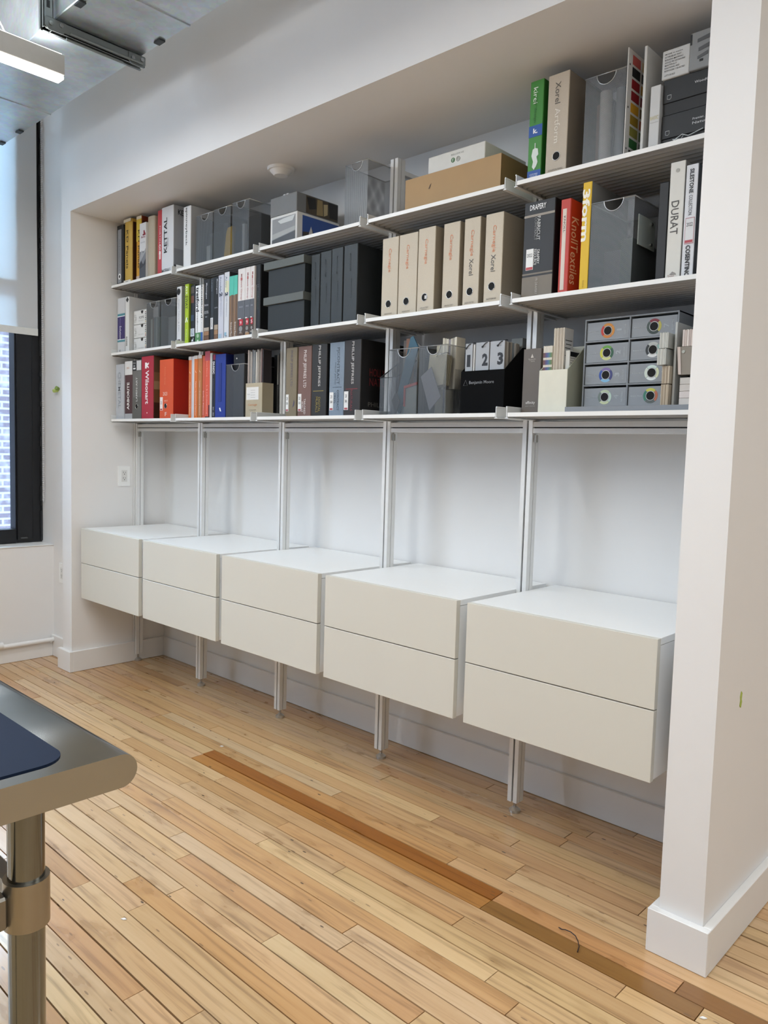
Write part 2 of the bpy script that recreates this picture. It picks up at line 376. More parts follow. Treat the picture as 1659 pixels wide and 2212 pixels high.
# window wall with three tall openings
SILL, HEAD = 0.672, 3.32
ops = [(-1.75, 0.079), (-4.35, -2.15), (-6.4, -4.8)]
ww = MB().box(-0.72, WX, YF, 0.079, -.02, SILL - .004); ww.box(-0.72, WX, YF, 0.079, HEAD, CEIL)
struct('wall_window', ww, WALL)
struct('wall_window_pier', MB().box(-0.72, WX, -2.15, -1.75, SILL, HEAD), WALL)
struct('wall_window_pier_far', MB().box(-0.72, WX, -4.8, -4.35, SILL, HEAD), WALL)
struct('wall_window_end', MB().box(-0.72, WX, YF, -6.4, SILL, HEAD), WALL)
ROOMG = mat('#8d8882', .8)
struct('wall_rear', MB().box(-0.72, XR_ + .1, YF - .12, YF, -.02, CEIL), ROOMG)
struct('wall_right', MB().box(XR_, XR_ + .12, YF, YCOR + .1, -.02, CEIL), WALL)
struct('wall_corridor_end', MB().box(3.3, XR_, YCOR, YCOR + .12, -.02, CEIL), ROOMG)
struct('ceiling', MB().box(-0.72, XR_ + .1, YF - .1, YCOR + .1, CEIL, CEIL + .15), mat('#cfd1d2', .8))
struct('window_sill_1', MB().box(-0.66, WX + .006, ops[0][0], 0.0785, SILL - .004, SILL, .001), TRIM)
# baseboards
BT, BH = 0.0217, 0.1162
def bb(name, *boxes):
    m_ = MB()
    for q in boxes: m_.box(*q, .0015)
    return struct(name, m_, TRIM)
bb('baseboard_pillar_right', (NR - BT, 3.496 + BT, -BT, 0, 0.001, BH))
bb('baseboard_corridor', (3.496, 3.496 + BT, 0, YCOR, 0.001, BH))
bb('baseboard_niche_right', (NR - BT, NR, 0, NB - .017, 0.001, BH))
bb('baseboard_pillar_left', (-0.121 - BT, NL + BT, -BT, 0, 0.001, BH))
bb('baseboard_niche_left', (NL, NL + BT, 0, NB - .017, 0.001, BH))
bb('baseboard_niche_back', (NL, NR, NB - .017, NB, 0.001, BH))
bb('baseboard_reveal', (WX, -0.121, 0.079 - .016, 0.079, 0.001, BH + .01))
bb('baseboard_window', (WX, WX + .018, YF, 0.063, 0.001, 0.088))

# ------------------------------------------------------------------ window, shade, outdoors
def window(n, y0, y1, full):
    w = tag(bpy.data.objects.new('window_%d' % n, None), kind='structure'); COL.objects.link(w); w.location = (-0.62, (y0+y1)/2, SILL); ORG[w.name] = Vector(w.location)
    xa, xb = -0.655, -0.575
    MB().box(xa, xb, y1 - .158, y1 - .002, SILL + .001, HEAD - .001, .002).build('jamb', FRAME, w)
    MB().box(xa, xb, y0 + .002, y0 + .16, SILL + .001, HEAD - .001, .002).build('jamb', FRAME, w)
    MB().box(xa, xb + .012, y0 + .16, y1 - .158, SILL + .001, SILL + .085, .003).build('bottom_rail', FRAME, w)
    MB().box(xa, xb, y0 + .16, y1 - .158, HEAD - .09, HEAD - .001, .003).build('top_rail', FRAME, w)
    MB().box(xa, xb, y0 + .16, y1 - .158, 2.16, 2.22, .003).build('meeting_rail', FRAME, w)
    MB().box(xb, xb + .014, y1 - .150, y1 - .062, SILL + .02, HEAD - .02, .002).build('sash_stile', FRAME, w)
    MB().box(xb + .012, xb + .030, y1 - .139, y1 - .100, SILL + .030, SILL + .036, .001).build('latch', mat('#6b6e70', .4, .6), w)
    MB().box(-0.632, -0.627, y0 + .159, y1 - .157, SILL + .08, HEAD - .08).build('pane', GLASS, w)
    return w
GLASS = glass_pane()
window(1, *ops[0], True)
nb = thing('brick_building', 'sunlit pale brick building seen through the window below the shade', 'building', (-5.2, 0, -3))
MB().box(-5.6, -5.2, -4.2, 9, -3, 3.6).build('wall', brick(), nb)
MB().box(-5.6, -2.6, -14, -4.2, -3, 16).build('sky_blocker', bpy.data.materials['outdoor_brick'], nb)  # unseen tall mass added to keep sky light out of the other windows
MB().box(-2.6, -0.72, -2.05, -1.85, -3, 14).build('side_blocker', bpy.data.materials['outdoor_brick'], nb)  # unseen wall added so open sky reaches only the near window
MB().box(-5.66, -5.14, -4.19, 9, 3.6, 3.75, .01).build('coping', mat('#b9b4b0', .8), nb)
sh = thing('roller_shade', 'white roller shade pulled halfway down the tall window', 'window shade', (-0.55, -0.85, 1.905))
CL = shade_cloth()
g = MB(); ys_ = [-1.70 + k*(1.745)/24 for k in range(25)]; zs_ = [1.915, 2.2, 2.6, 3.0, 3.26]
def shx(y, z): return -0.552 - .0025*math.sin(y*7 + z) + (.010*max(0, (y + .12)/.165)**2 if z < 2.3 else .004*max(0, (y+.12)/.165)**2)
V = [(shx(y, z), y, z) for z in zs_ for y in ys_]; F = [(r*25+c, r*25+c+1, (r+1)*25+c+1, (r+1)*25+c) for r in range(4) for c in range(24)]
g.add(V, F, True).build('cloth', CL, sh)
hm = MB()
for c in range(24):
    y0, y1 = ys_[c], ys_[c+1]
    for dx in (0.0015,):
        a, b_ = shx(y0, 1.915), shx(y1, 1.915)
        hm.add([(a+.004, y0, 1.905), (b_+.004, y1, 1.905), (b_+.004, y1, 1.945), (a+.004, y0, 1.945), (a-.004, y0, 1.905), (b_-.004, y1, 1.905), (b_-.004, y1, 1.945), (a-.004, y0, 1.945)],
               [(0,1,2,3), (7,6,5,4), (0,4,5,1), (3,2,6,7)] + ([(1,5,6,2)] if c == 23 else []) + ([(0,3,7,4)] if c == 0 else []))
hm.build('hem_bar', mat('#d9dbd8', .5), sh)
MB().cyl((-0.545, -1.72, 3.285), (-0.545, .06, 3.285), .022, n=20).build('roller_tube', mat('#d9dbd8', .5), sh)
ch = MB(); cy = .068
for dx in (0, .016):
    z = .93
    while z < 3.24:
        ch.cyl((-.540 + dx, cy, z), (-.540 + dx, cy, z + .0085), .0024, n=5); z += .0125
ch.tube([(-.540 + .016*t, cy, .93 - .012*math.sin(math.pi*t)) for t in [k/8 for k in range(9)]], .002, 5)
cb_ = ch.build('bead_chain', mat('#d8dade', .4), sh); cb_['kind'] = 'stuff'
# ragged sealant along the dark frame
sg = MB(); rr_ = random.Random(5)
zz = [SILL + .01 + k*.03 for k in range(88)]
for a, b_ in zip(zz, zz[1:]):
    ya = .0775; w_ = rr_.uniform(.004, .012)
    sg.box(-.578 - .002, -.566 - w_*.0, ya - w_, ya, a, b_)
struct('trim_1', sg, mat('#2a2d31', .8))

pi = thing('heating_pipe', 'white painted pipe running along the foot of the window wall', 'pipe', (WX + .03, -1.5, .09))
MB().cyl((WX + .030, -6.8, .112), (WX + .030, .062, .102), .0135, n=14).build('pipe', TRIM, pi)
MB().cyl((WX + .030, -.262, .1111), (WX + .030, -.228, .1109), .019, n=14).build('coupling', TRIM, pi)
for y in (.045, -.9, -2.2):
    MB().box(WX, WX + .04, y - .006, y + .006, .088, .094, .001).build('clip', TRIM, pi)
    
# ------------------------------------------------------------------ duct with its strut hanger
DZ = 2.854; DY0, DY1 = -0.597, -0.240
du = thing('ventilation_duct', 'large galvanised sheet metal duct running along the wall under the ceiling', 'duct', (2.5, -0.2, DZ))
MB().box(-0.285, 8.4, DY0, DY1, DZ, 3.25, .003).build('duct_body', GALV, du)
for x in (1.509, 0.30, 2.72, 3.93, 5.14, 6.35, 7.56):
    MB().box(x - .006, x + .006, DY0 - .003, DY1 + .001, DZ - .004, 3.253, .001).build('seam', GALV, du)
CLIP = mat('#3d4347', .5, .5)
for x, y in ((1.323, -.256), (1.337, -.582), (-.022, -.258), (2.2, -.256), (-.255, -.258)):
    MB().box(x - .022, x + .022, y - .013, y + .013, DZ - .007, DZ - .0005, .001).build('clip', CLIP, du)
hg = thing('strut_hanger', 'slotted steel strut carrying the duct from below', 'hanger', (1.153, -.42, 2.79))
ST = mat('#8d9596', .42, .75, .12, 25)
SX0, SX1 = 1.130, 1.170; SZ1 = DZ - .0045; SZ0 = SZ1 - .041
c = MB(); c.box(SX0, SX0 + .003, -0.6308, -0.2321, SZ0, SZ1); c.box(SX1 - .003, SX1, -0.6308, -0.2321, SZ0, SZ1); c.box(SX0, SX1, -0.6308, -0.2321, SZ1 - .003, SZ1)
c.box(SX0, SX0 + .010, -0.6308, -0.2321, SZ0, SZ0 + .003); c.box(SX1 - .010, SX1, -0.6308, -0.2321, SZ0, SZ0 + .003); c.build('channel', ST, hg)
for y0, y1 in ((-0.6369, -0.5604), (-0.3052, -0.2326)):
    MB().prism([(y0 + .012, SZ0 - .006), (y1 - .012, SZ0 - .006), (y1, SZ0 + .006), (y1, SZ1 - .004), (y0, SZ1 - .004), (y0, SZ0 + .006)], 'x', SX1, SX1 + .005).build('gusset_plate', ST, hg)
    MB().cyl((SX1 + .005, (y0+y1)/2 - .02, SZ0 + .016), (SX1 + .012, (y0+y1)/2 - .02, SZ0 + .016), .008, n=6).build('bolt', STEEL, hg)
    MB().cyl((SX1 + .005, (y0+y1)/2 + .02, SZ0 + .022), (SX1 + .012, (y0+y1)/2 + .02, SZ0 + .022), .008, n=6).build('bolt', STEEL, hg)
u_ = MB(); u_.box(SX0, SX0 + .003, -0.6422, -0.6061, SZ0, 3.94); u_.box(SX1 - .003, SX1, -0.6422, -0.6061, SZ0, 3.94); u_.box(SX0, SX1, -0.6088, -0.6061, SZ0, 3.94)
u_.box(SX0, SX0 + .011, -0.6422, -0.6396, SZ0, 3.94); u_.box(SX1 - .011, SX1, -0.6422, -0.6396, SZ0, 3.94); u_.build('upright_channel', ST, hg)
for z in (2.88, 2.94, 3.0, 3.06, 3.12, 3.18): MB().box(SX1, SX1 + .001, -0.6308, -0.6185, z, z + .026).build('slot', mat('#23282b', .7), hg)
MB().cyl((SX0 + .02, -0.5472, SZ0 - .004), (SX0 + .02, -0.3184, SZ0 - .004), .006, n=10).build('rod', ST, hg)
MB().cyl((SX1 + .012, -0.5472, SZ0 + .006), (SX1 + .012, -0.2479, SZ0 + .006), .0045, n=10).build('conduit', ST, hg)

# ------------------------------------------------------------------ linear pendants (one in view, the others unseen, most added for light)
LW = 0.052
LENS = emitter('lamp_lens', (1.0, 0.965, 0.90), 9.0)
PEND_DN, PEND_UP = 16.0, 12.0
def pendant(x, y1, length, label, k=1.0, z=2.70):
    y0 = y1 - length
    t = thing('pendant_light', label, 'lamp', (x, (y0+y1)/2, z), 'linear pendant lights')
    MB().box(x - LW/2, x + LW/2, y0, y1, z + .006, z + .082, .002).build('housing', mat('#c9c8c4', .45), t)
    MB().box(x - LW/2 + .002, x + LW/2 - .002, y0 + .002, y1 - .002, z - .012, z + .0055, .004).build('lens', LENS, t)
    MB().box(x - LW/2 + .006, x + LW/2 - .006, y0 + .01, y1 - .01, z + .0825, z + .085).build('uplight_lens', LENS, t)
    for yy in (y1 - .26, y0 + .26):
        MB().tube([(x, yy + .05, z + .085), (x, yy, z + .17), (x, yy, CEIL)], .0022, 6).build('suspension_cable', WHITE, t)
        MB().tube([(x, yy - .05, z + .085), (x, yy - .01, z + .15), (x, yy, z + .18)], .0022, 6).build('suspension_cable', WHITE, t)
        MB().cyl((x, yy, z + .165), (x, yy, z + .195), .006, n=10).build('cable_gripper', WHITE, t)
    for nm, dz, dr, pw in (('pendant_glow', -.016, -1, PEND_DN), ('pendant_uplight', .090, 1, PEND_UP)):
        l = bpy.data.lights.new(nm, 'AREA'); l.shape = 'RECTANGLE'; l.size = LW*.9; l.size_y = length*.98; l.energy = pw*k; l.color = (0.965, 0.99, 1.0)
        o = bpy.data.objects.new(nm, l); COL.objects.link(o); o.parent = t; o.location = (0, 0, dz)
        if dr > 0: o.rotation_euler = (math.pi, 0, 0)
    return t
pendant(1.045, -0.518, 2.44, 'white linear pendant light near the duct, its lens glowing', 1.25)
pendant(2.25, -0.75, 2.44, 'unseen added white linear pendant light second from the window')  # unseen, added for more downlight close to the niche
pendant(3.45, -0.75, 2.44, 'white linear pendant light hung above the steel table', .72)
pendant(4.65, -0.75, 2.44, 'unseen added white linear pendant light nearest the pillar', .72)  # unseen, added for more light from overhead
pendant(6.3, -0.75, 2.44, 'unseen added white linear pendant light nearest the right wall')  # unseen, added to light the room's right side and the pillar
pendant(5.6, 2.7, 2.44, 'unseen added white linear pendant light in the corridor', 1.7)  # unseen, added to brighten the pillar side

# ------------------------------------------------------------------ small fittings
sd = thing('smoke_detector', 'round white smoke detector on the soffit above the shelves', 'smoke detector', (1.376, .315, NH))
MB().cyl((1.376, .315, NH - .012), (1.376, .315, NH), .058, .060, 28).build('base_ring', WHITE, sd)
MB().cyl((1.376, .315, NH - .032), (1.376, .315, NH - .012), .030, .050, 28).build('sensor_cap', WHITE, sd)
def outlet(name, label, c, r, n, w=.072, h=.116):
    c, r, n = Vector(c), Vector(r), Vector(n)
    t = thing(name, label, 'outlet', c - Z*h/2)
    def slab(u0, u1, v0, v1, d0, d1, nm, m_):
        V = [c + r*u + Z*v + n*d for d in (d0, d1) for u, v in ((u0, v0), (u1, v0), (u1, v1), (u0, v1))]
        MB().add(V, [(3,2,1,0), (4,5,6,7), (0,1,5,4), (1,2,6,5), (2,3,7,6), (3,0,4,7)]).build(nm, m_, t)
    slab(-w/2, w/2, -h/2, h/2, 0, .005, 'cover_plate', WHITE)
    slab(-.0168, .0168, -.0335, .0335, .005, .0068, 'receptacle', mat('#e4e4e1', .35))
    D_ = mat('#4a4a4a', .6)
    for v in (.017, -.015):
        slab(-.0075, -.0050, v, v + .008, .0068, .0071, 'slot', D_); slab(.0050, .0072, v, v + .007, .0068, .0071, 'slot', D_)
        slab(-.0024, .0024, v - .009, v - .004, .0068, .0071, 'slot', D_)
outlet('power_outlet', 'white double power outlet on the niche side wall above the drawers', (NL, .311, 1.0965), Y, X)
outlet('power_outlet', 'white power outlet low on the wall beside the window', (-.298, .079, .512), X, -Y)
ga = thing('green_wall_anchor', 'small green plastic anchor stub in the wall beside the window', 'anchor', (-.354, .079, 1.572))
MB().cyl((-.354, .079, 1.585), (-.350, .052, 1.575), .014, .010, 10).build('stub', mat('#b9c96e', .6), ga)
MB().cyl((-.338, .079, 1.588), (-.332, .060, 1.594), .009, .012, 8).build('split_tip', mat('#7f9440', .6), ga)
gp = MB(); pts = [(.161, .646), (.170, .640), (.176, .655), (.172, .662), (.175, .678), (.167, .684), (.162, .670), (.165, .660)]
gp.prism([(a, b_) for a, b_ in pts], 'x', 3.4962, 3.4978)
tag(gp.build('tape_scrap', mat('#aebf5a', .7), org=(3.4965, .169, .63)), 'torn scrap of green tape stuck on the pillar side', 'tape')
ws = MB(); q = [(3.154, -.105), (3.166, -.109), (3.177, -.110), (3.194, -.113), (3.212, -.119), (3.226, -.130), (3.236, -.142), (3.243, -.163)]
ws.tube([(x, y, .0032 + .010*math.sin(k*.45)**2) for k, (x, y) in enumerate(q)], .0014, 6)
tag(ws.build('wire_scrap', mat('#2a1f22', .5), org=(3.2, -.13, .001)), 'short bent scrap of dark wire lying on the floorboards', 'wire')
for k, (x, y, lb) in enumerate([(1.46, -.03, 'tiny white paper crumb beside the first cabinet post'), (2.30, -.93, 'tiny white paper crumb on the pale boards'), (3.56, -.170, 'tiny white paper crumb near the pillar base')]):
    tag(MB().prism([(x, y), (x + .010, y + .003), (x + .014, y + .010), (x + .004, y + .009)], 'z', .0012, .0032).build('paper_crumb', WHITE, org=(x, y, .0012)), lb, 'paper crumb')

# ------------------------------------------------------------------ steel work table
TX, TZ = 3.305, .901; TYN = -1.442; TT = .042
tb = thing('steel_table', 'stainless steel work table with rounded edge and tubular leg', 'table', (2.6, -1.8, 0))
r_ = TT/2; 
body = [(TYN - r_ + r_*math.cos(a), TZ - r_ + r_*math.sin(a)) for a in [-math.pi/2 + math.pi*k/14 for k in range(15)]]
full = body + [(-2.20 + r_ + r_*math.cos(a), TZ - r_ + r_*math.sin(a)) for a in [math.pi/2 + math.pi*k/14 for k in range(15)]]
TS = mat('#a9adb0', .15, 1.0, .03, 40)
tt = MB().prism(full, 'x', 1.90, TX, True); tt.build('table_top', TS, tb)
def leg(x, y):
    lg = MB().cyl((x, y, .03), (x, y, TZ - TT), .0208, n=28); lo = lg.build('leg', mat('#7f8383', .14, 1.0, .04, 40), tb)
    c = MB().cyl((x, y, .706), (x, y, .764), .0262, n=28); c.build('collar', mat('#a39d90', .32, .9), lo)
    MB().cyl((x, y, .005), (x, y, .03), .016, .022, 20).build('foot', mat('#30322f', .5), lo)
for x in (TX - .05, 1.98):
    for y in (-1.558, -2.10): leg(x, y)
MB().box(1.98, TX - .066, -1.572, -1.552, .712, .752, .003).build('cross_rail', mat('#8d8a83', .35, .9), tb)
MB().box(1.98, TX - .066, -2.11, -2.09, .712, .752, .003).build('cross_rail', mat('#8d8a83', .35, .9), tb)
MB().box(TX - .061, TX - .039, -2.075, -1.583, .712, .752, .003).build('cross_rail', mat('#8d8a83', .35, .9), tb)
# dark mat on the table
MX, MYN, mr_ = 3.282, -1.516, .035
pol = [(MX - mr_ + mr_*math.cos(a), MYN - mr_ + mr_*math.sin(a)) for a in [math.pi/2*k/8 for k in range(9)]] + [(2.2, MYN), (2.2, -2.05), (MX, -2.05)]
tag(MB().prism(pol, 'z', TZ + .0004, TZ + .0036).build('desk_mat', mat('#101d32', .6, 0, .08, 60, spec=.15), org=(2.8, -1.8, TZ)), 'dark navy desk mat with rounded corner on the steel table', 'mat')

# ------------------------------------------------------------------ posts and cross rails
PW_ = .0195; PY0, PY1 = .3695, .4125
def post(i):
    x = post_x(i)
    t = thing('support_post', ['leftmost', 'second', 'third', 'fourth', 'fifth', 'rightmost'][i] + ' aluminium support post from the window, standing on a round foot', 'post', (x, (PY0+PY1)/2, 0), 'shelving posts')
    z0, z1 = .042, 2.428; gr = .0036; b_ = MB()
    # slotted profile: outline with grooves on all four faces, extruded in z
    a0, a1, c0, c1 = x - PW_, x + PW_, PY0, PY1; cy_ = (c0+c1)/2; d = .009
    out = [(a0, c0), (x-gr, c0), (x-gr, c0+d), (x+gr, c0+d), (x+gr, c0), (a1, c0), (a1, cy_-.0016), (a1-d, cy_-.0016), (a1-d, cy_+.0016), (a1, cy_+.0016),
           (a1, c1), (x+gr, c1), (x+gr, c1-d), (x-gr, c1-d), (x-gr, c1), (a0, c1), (a0, cy_+.0016), (a0+d, cy_+.0016), (a0+d, cy_-.0016), (a0, cy_-.0016)]
    b_.prism(out, 'z', z0, z1); b_.build('profile', ALU, t)
    MB().box(x - gr + .0002, x + gr - .0002, c0 + d - .0008, c0 + d - .0002, z0 + .001, z1 - .001).build('groove_shade', GROOVE_SHADE, t)  # black strip paints the shade inside the post groove
    ft = MB().cyl((x, cy_, .016), (x, cy_, .044), .0055, n=14).build('foot_stem', STEEL, t)
    f2 = MB().cyl((x, cy_, .001), (x, cy_, .010), .0205, .0205, 26); f2.cyl((x, cy_, .010), (x, cy_, .020), .0200, .0075, 26); f2.build('foot_disc', mat('#c6c7c5', .3, .85), t)
    w = MB(); w.box(x - .011, x + .011, PY1, NB - .001, 2.376, 2.394, .001); w.box(x - .02, x + .02, NB - .006, NB - .0005, 2.34, 2.43, .001); w.build('wall_tie', ALU, t)
    if i < 5:
        MB().box(x + PW_, x + PW_ + .011, .378, .392, 1.325, 1.352, .002).build('clamp', mat('#a8a8a4', .4, .5), t)
    return t
for i in range(6): post(i)
for i in range(5):
    x0, x1 = post_x(i) + PW_ + .0004, post_x(i+1) - PW_ - .0004
    t = thing('cross_rail', ['first', 'second', 'third', 'fourth', 'fifth'][i] + ' aluminium rail from the window, between two posts under the bottom shelf', 'rail', ((x0+x1)/2, .39, 1.358), 'rails under the bottom shelves')
    y0, y1 = .372, .411; zm_ = 1.3765; g_ = .0022
    MB().prism([(y0, 1.358), (y1, 1.358), (y1, 1.396), (y0, 1.396), (y0, zm_ + g_), (y0 + .008, zm_ + g_), (y0 + .008, zm_ - g_), (y0, zm_ - g_)], 'x', x0, x1).build('profile', ALU, t)
    MB().box(x0 + .001, x1 - .001, y0 + .0072, y0 + .0078, zm_ - g_ + .0002, zm_ + g_ - .0002).build('groove_shade', GROOVE_SHADE, t)  # black strip standing in for shade in the rail slot

# ------------------------------------------------------------------ shelves
BAYW = ['beside the window end', 'second from the window', 'in the middle bay', 'second from the right pillar', 'beside the right pillar']
ROWW = {'T': 'top row', 'M': 'middle row', 'B': 'bottom row'}
BR = .0213                        # bracket centre from post centre
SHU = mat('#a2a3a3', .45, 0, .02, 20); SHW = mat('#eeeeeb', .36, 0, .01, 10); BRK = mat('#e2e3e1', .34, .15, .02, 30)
def make_shelf(x0, x1, zb, label):
    t = thing('wall_shelf', label, 'shelf', ((x0+x1)/2, .38, zb), 'white metal wall shelves')
    ya, yb_ = YS + .0005, .556; zt = zb + .018; prof = [(ya, zt), (ya, zb + .0055)]
    n = 12; p = (yb_ - ya - .012)/n; y = ya + .012
    for k in range(n):
        prof += [(y, zb + .0055), (y + .003, zb + .0125), (y + p - .010, zb + .0125), (y + p - .007, zb + .0055)]; y += p
    prof += [(yb_, zb + .0055), (yb_, zt)]
    MB().prism(prof, 'x', x0 + .0032, x1 - .0032).build('panel', SHU, t)  # grey panel puts underside shade into the colour of a white shelf
    MB().box(x0 + .0030, x1 - .0030, YS - .0008, YS + .0004, zb + .0050, zt + .0004, .0003).build('front_edge', SHW, t)
    for s, xb in ((1, x0), (-1, x1)):
        c = MB(); y0, y1 = YS - .001, .552
        c.box(xb - .0013, xb + .0013, y0, y1, zb + .0022, zb + .0370)
        c.cyl((xb - s*.0012, y0, zb + .0372), (xb - s*.0012, y1, zb + .0372), .0024, n=8)
        c.box(xb - .0062, xb + .0062, y0, y1, zb, zb + .0024)
        c.build('bracket', BRK, t)
    return t
proto = None
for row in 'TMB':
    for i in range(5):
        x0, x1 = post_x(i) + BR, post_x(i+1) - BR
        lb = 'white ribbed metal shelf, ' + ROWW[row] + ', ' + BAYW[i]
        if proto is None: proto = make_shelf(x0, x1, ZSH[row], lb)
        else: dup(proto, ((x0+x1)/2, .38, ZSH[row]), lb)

# ------------------------------------------------------------------ drawer cabinets
ZT_, ZM_, ZB_ = .8101, .6176, .4210; CYF, CYB = .0339, .569; GC = .0208
def make_cab(x0, x1, label):
    t = thing('drawer_cabinet', label, 'cabinet', ((x0+x1)/2, .30, ZB_), 'white two drawer wall cabinets')
    ft = .0195
    MB().box(x0, x1, CYF + ft + .001, CYB, ZT_ - .019, ZT_, .0008).build('top_panel', WHITE, t)
    c = MB(); ya, yb_ = CYF + ft + .0015, CYB; zb, zt = ZB_ + .003, ZT_ - .0205; w = .016
    c.box(x0 + .0015, x0 + w, ya, yb_, zb, zt); c.box(x1 - w, x1 - .0015, ya, yb_, zb, zt); c.box(x0 + w, x1 - w, ya, yb_, zb, zb + w); c.box(x0 + w, x1 - w, yb_ - .008, yb_, zb + w, zt)
    c.build('carcass', WHITE, t)
    MB().box(x0, x1, CYF, CYF + ft, ZM_ + .0017, ZT_, .0010).build('drawer_front', LAQ, t)
    MB().box(x0, x1, CYF, CYF + ft, ZB_, ZM_ - .0017, .0010).build('drawer_front', LAQ, t)
    for z0, z1 in ((ZM_ + .012, ZT_ - .05), (ZB_ + .028, ZM_ - .02)):
        MB().box(x0 + .02, x1 - .02, ya + .0005, yb_ - .03, z0, z1).build('drawer_box', mat('#2b2926', .7), t)
    return t
pc = None
for i in range(5):
    x0, x1 = post_x(i) + GC, post_x(i+1) - GC
    lb = 'white two drawer cabinet hung under the shelves, ' + BAYW[i]
    if pc is None: pc = make_cab(x0, x1, lb)
    else: dup(pc, ((x0+x1)/2, .30, ZB_), lb)

# ------------------------------------------------------------------ binders, books and sample boxes on the shelves
def wmat(col, rough=.5, fabric=False): return mat(col, rough, 0, .10 if fabric else .03, 350 if fabric else 25, .25 if fabric else 0)
RINGM = mat('#c8c8c4', .25, .9); HOLEM = mat('#050505', .8)
def deco(t, items, x0, x1, yf, z0, h):
    W = x1 - x0
    for q_, d in enumerate(items):
        k = d[0]; e = .0006 + .00016*q_
        if k == 't':
            _, s, uc, vc, L, H, o, col = d
            r, u = {'d': (-Z, X), 'u': (Z, -X), 'f': (X, Z)}[o]
            text(t, s, (x0 + uc*W, yf - e - .0002, z0 + vc*h), r, u, L, H, mat(col, .5))
        elif k == 'p':
            _, u0, u1, v0, v1, col = d[:6]
            nm = d[6] if len(d) > 6 else ('band' if u1 - u0 > .95 else 'sticker')
            MB().box(x0 + u0*W, x0 + u1*W, yf - e, yf, z0 + v0*h, z0 + v1*h).build(nm, mat(col, .5), t)
        elif k == 'o':
            _, uc, vc, rad = d; c = Vector((x0 + uc*W, yf, z0 + vc*h))
            MB().cyl(c + Vector((0, -e, 0)), c + Vector((0, -.0001, 0)), rad, n=22).build('finger_hole', HOLEM, t)
            MB().tube([c + Vector((math.cos(a)*rad, -e, math.sin(a)*rad)) for a in [2*math.pi*q/22 for q in range(22)]], .0011, 5, True).build('hole_ring', RINGM, t)
        elif k == 'c':
            _, uc, vc, rad, col = d; c = Vector((x0 + uc*W, yf, z0 + vc*h))
            MB().cyl(c + Vector((0, -e, 0)), c + Vector((0, -.0001, 0)), rad, n=20).build('emblem', mat(col, .5), t)
        elif k == 'poly':
            _, pts, col = d
            MB().prism([(x0 + a*W, z0 + b*h) for a, b in pts], 'y', yf - e, yf).build('emblem', mat(col, .5), t)
        elif k == 'st':
            _, s, yc, vc, L, H, o, col = d
            r, u = {'d': (-Z, Y), 'u': (Z, -Y), 'f': (Y, Z)}[o]
            text(t, s, (x1 + e + .0002, yf + yc, z0 + vc*h), r, u, L, H, mat(col, .5))
        elif k == 'sp':
            _, a, b, v0, v1, col = d
            MB().box(x1, x1 + e, yf + a, yf + b, z0 + v0*h, z0 + v1*h).build('printed_panel', mat(col, .5), t)
PAGE = '#cfc9bb'
def book(name, label, row, x0, x1, h, yf, dep, col, items=(), kind='binder', fabric=False, side=None, cat='binder', group=None, rough=.5, page=PAGE, z0=None):
    z0 = (ZTOP[row] if z0 is None else z0) + .0006; z1 = z0 + h; ye = min(yf + dep, .549)
    t = thing(name, label, cat, ((x0+x1)/2, (yf+ye)/2, z0), group)
    m1 = wmat(col, rough, fabric); m2 = wmat(side, rough, fabric) if side else m1
    if kind == 'binder':
        w = min(.0032, (x1-x0)*.18); c = .0012
        MB().box(x0, x1, yf, yf + w, z0, z1, c).build('spine', m1, t)
        MB().box(x0, x0 + w, yf + w, ye, z0, z1, .0008).build('cover', m1, t)
        MB().box(x1 - w, x1, yf + w, ye, z0, z1, .0008).build('cover', m2, t)
        MB().box(x0 + w + .0004, x1 - w - .0004, yf + w + .004, ye - .008, z0 + .003, z1 - .012).build('pages', mat(page, .8), t)
    elif kind == 'round':
        n = 8; rr = (x1-x0)/2; b = .010
        out = [(x0 + rr - rr*math.cos(math.pi*q/n), yf + b - b*math.sin(math.pi*q/n)) for q in range(n+1)] + [(x1, ye), (x1 - .003, ye), (x1 - .003, yf + b + .002), (x0 + .003, yf + b + .002), (x0 + .003, ye), (x0, ye)]
        MB().prism(out, 'z', z0, z1).build('cover', m1, t)
        MB().box(x0 + .0034, x1 - .0034, yf + b + .006, ye - .008, z0 + .003, z1 - .010).build('pages', mat(page, .8), t)
    else:
        mb = MB().box(x0, x1, yf, ye, z0, z1, .0012); mb.build('case', m1, t)
        if side: MB().box(x1, x1 + .0005, yf + .001, ye - .001, z0 + .001, z1 - .001).build('side_panel', m2, t)
    deco(t, items, x0, x1, yf, z0, h)
    return t
K_ = '#15171a'; Wt = '#f2f2ee'
# --- top row, bay 1
book('ring_binder', 'black ring binder with a grey spine plate at the left end of the top row', 'T', .0392, .1085, .328, .241, .28, '#16181b',
     [('p', .14, .70, .05, .93, '#8d9094', 'spine_plate'), ('c', .42, .155, .0165, '#e9e9e6'), ('c', .42, .155, .008, '#22262a'), ('t', 'TILE & STONE', .42, .62, .10, .016, 'd', '#6c7074'), ('t', 'SOURCE', .42, .36, .07, .014, 'd', '#74787c')], group='binders on the shelves')
book('sample_book', 'gold book with tall dark lettering, left of its orange twin', 'T', .1165, .1925, .347, .24, .27, '#c9a64a',
     [('p', 0, 1, 0, .06, '#e6e2d6'), ('p', 0, 1, .955, 1, '#ded6c0'), ('t', 'KD Panels', .52, .53, .205, .020, 'd', '#2c2412'), ('p', .3, .62, .012, .042, '#5c5430'),
      ('sp', .012, .06, .06, .95, '#3c1c0a'), ('sp', .06, .2, .06, .95, '#7a3c10')], side='#d9c48a', cat='book', kind='round')
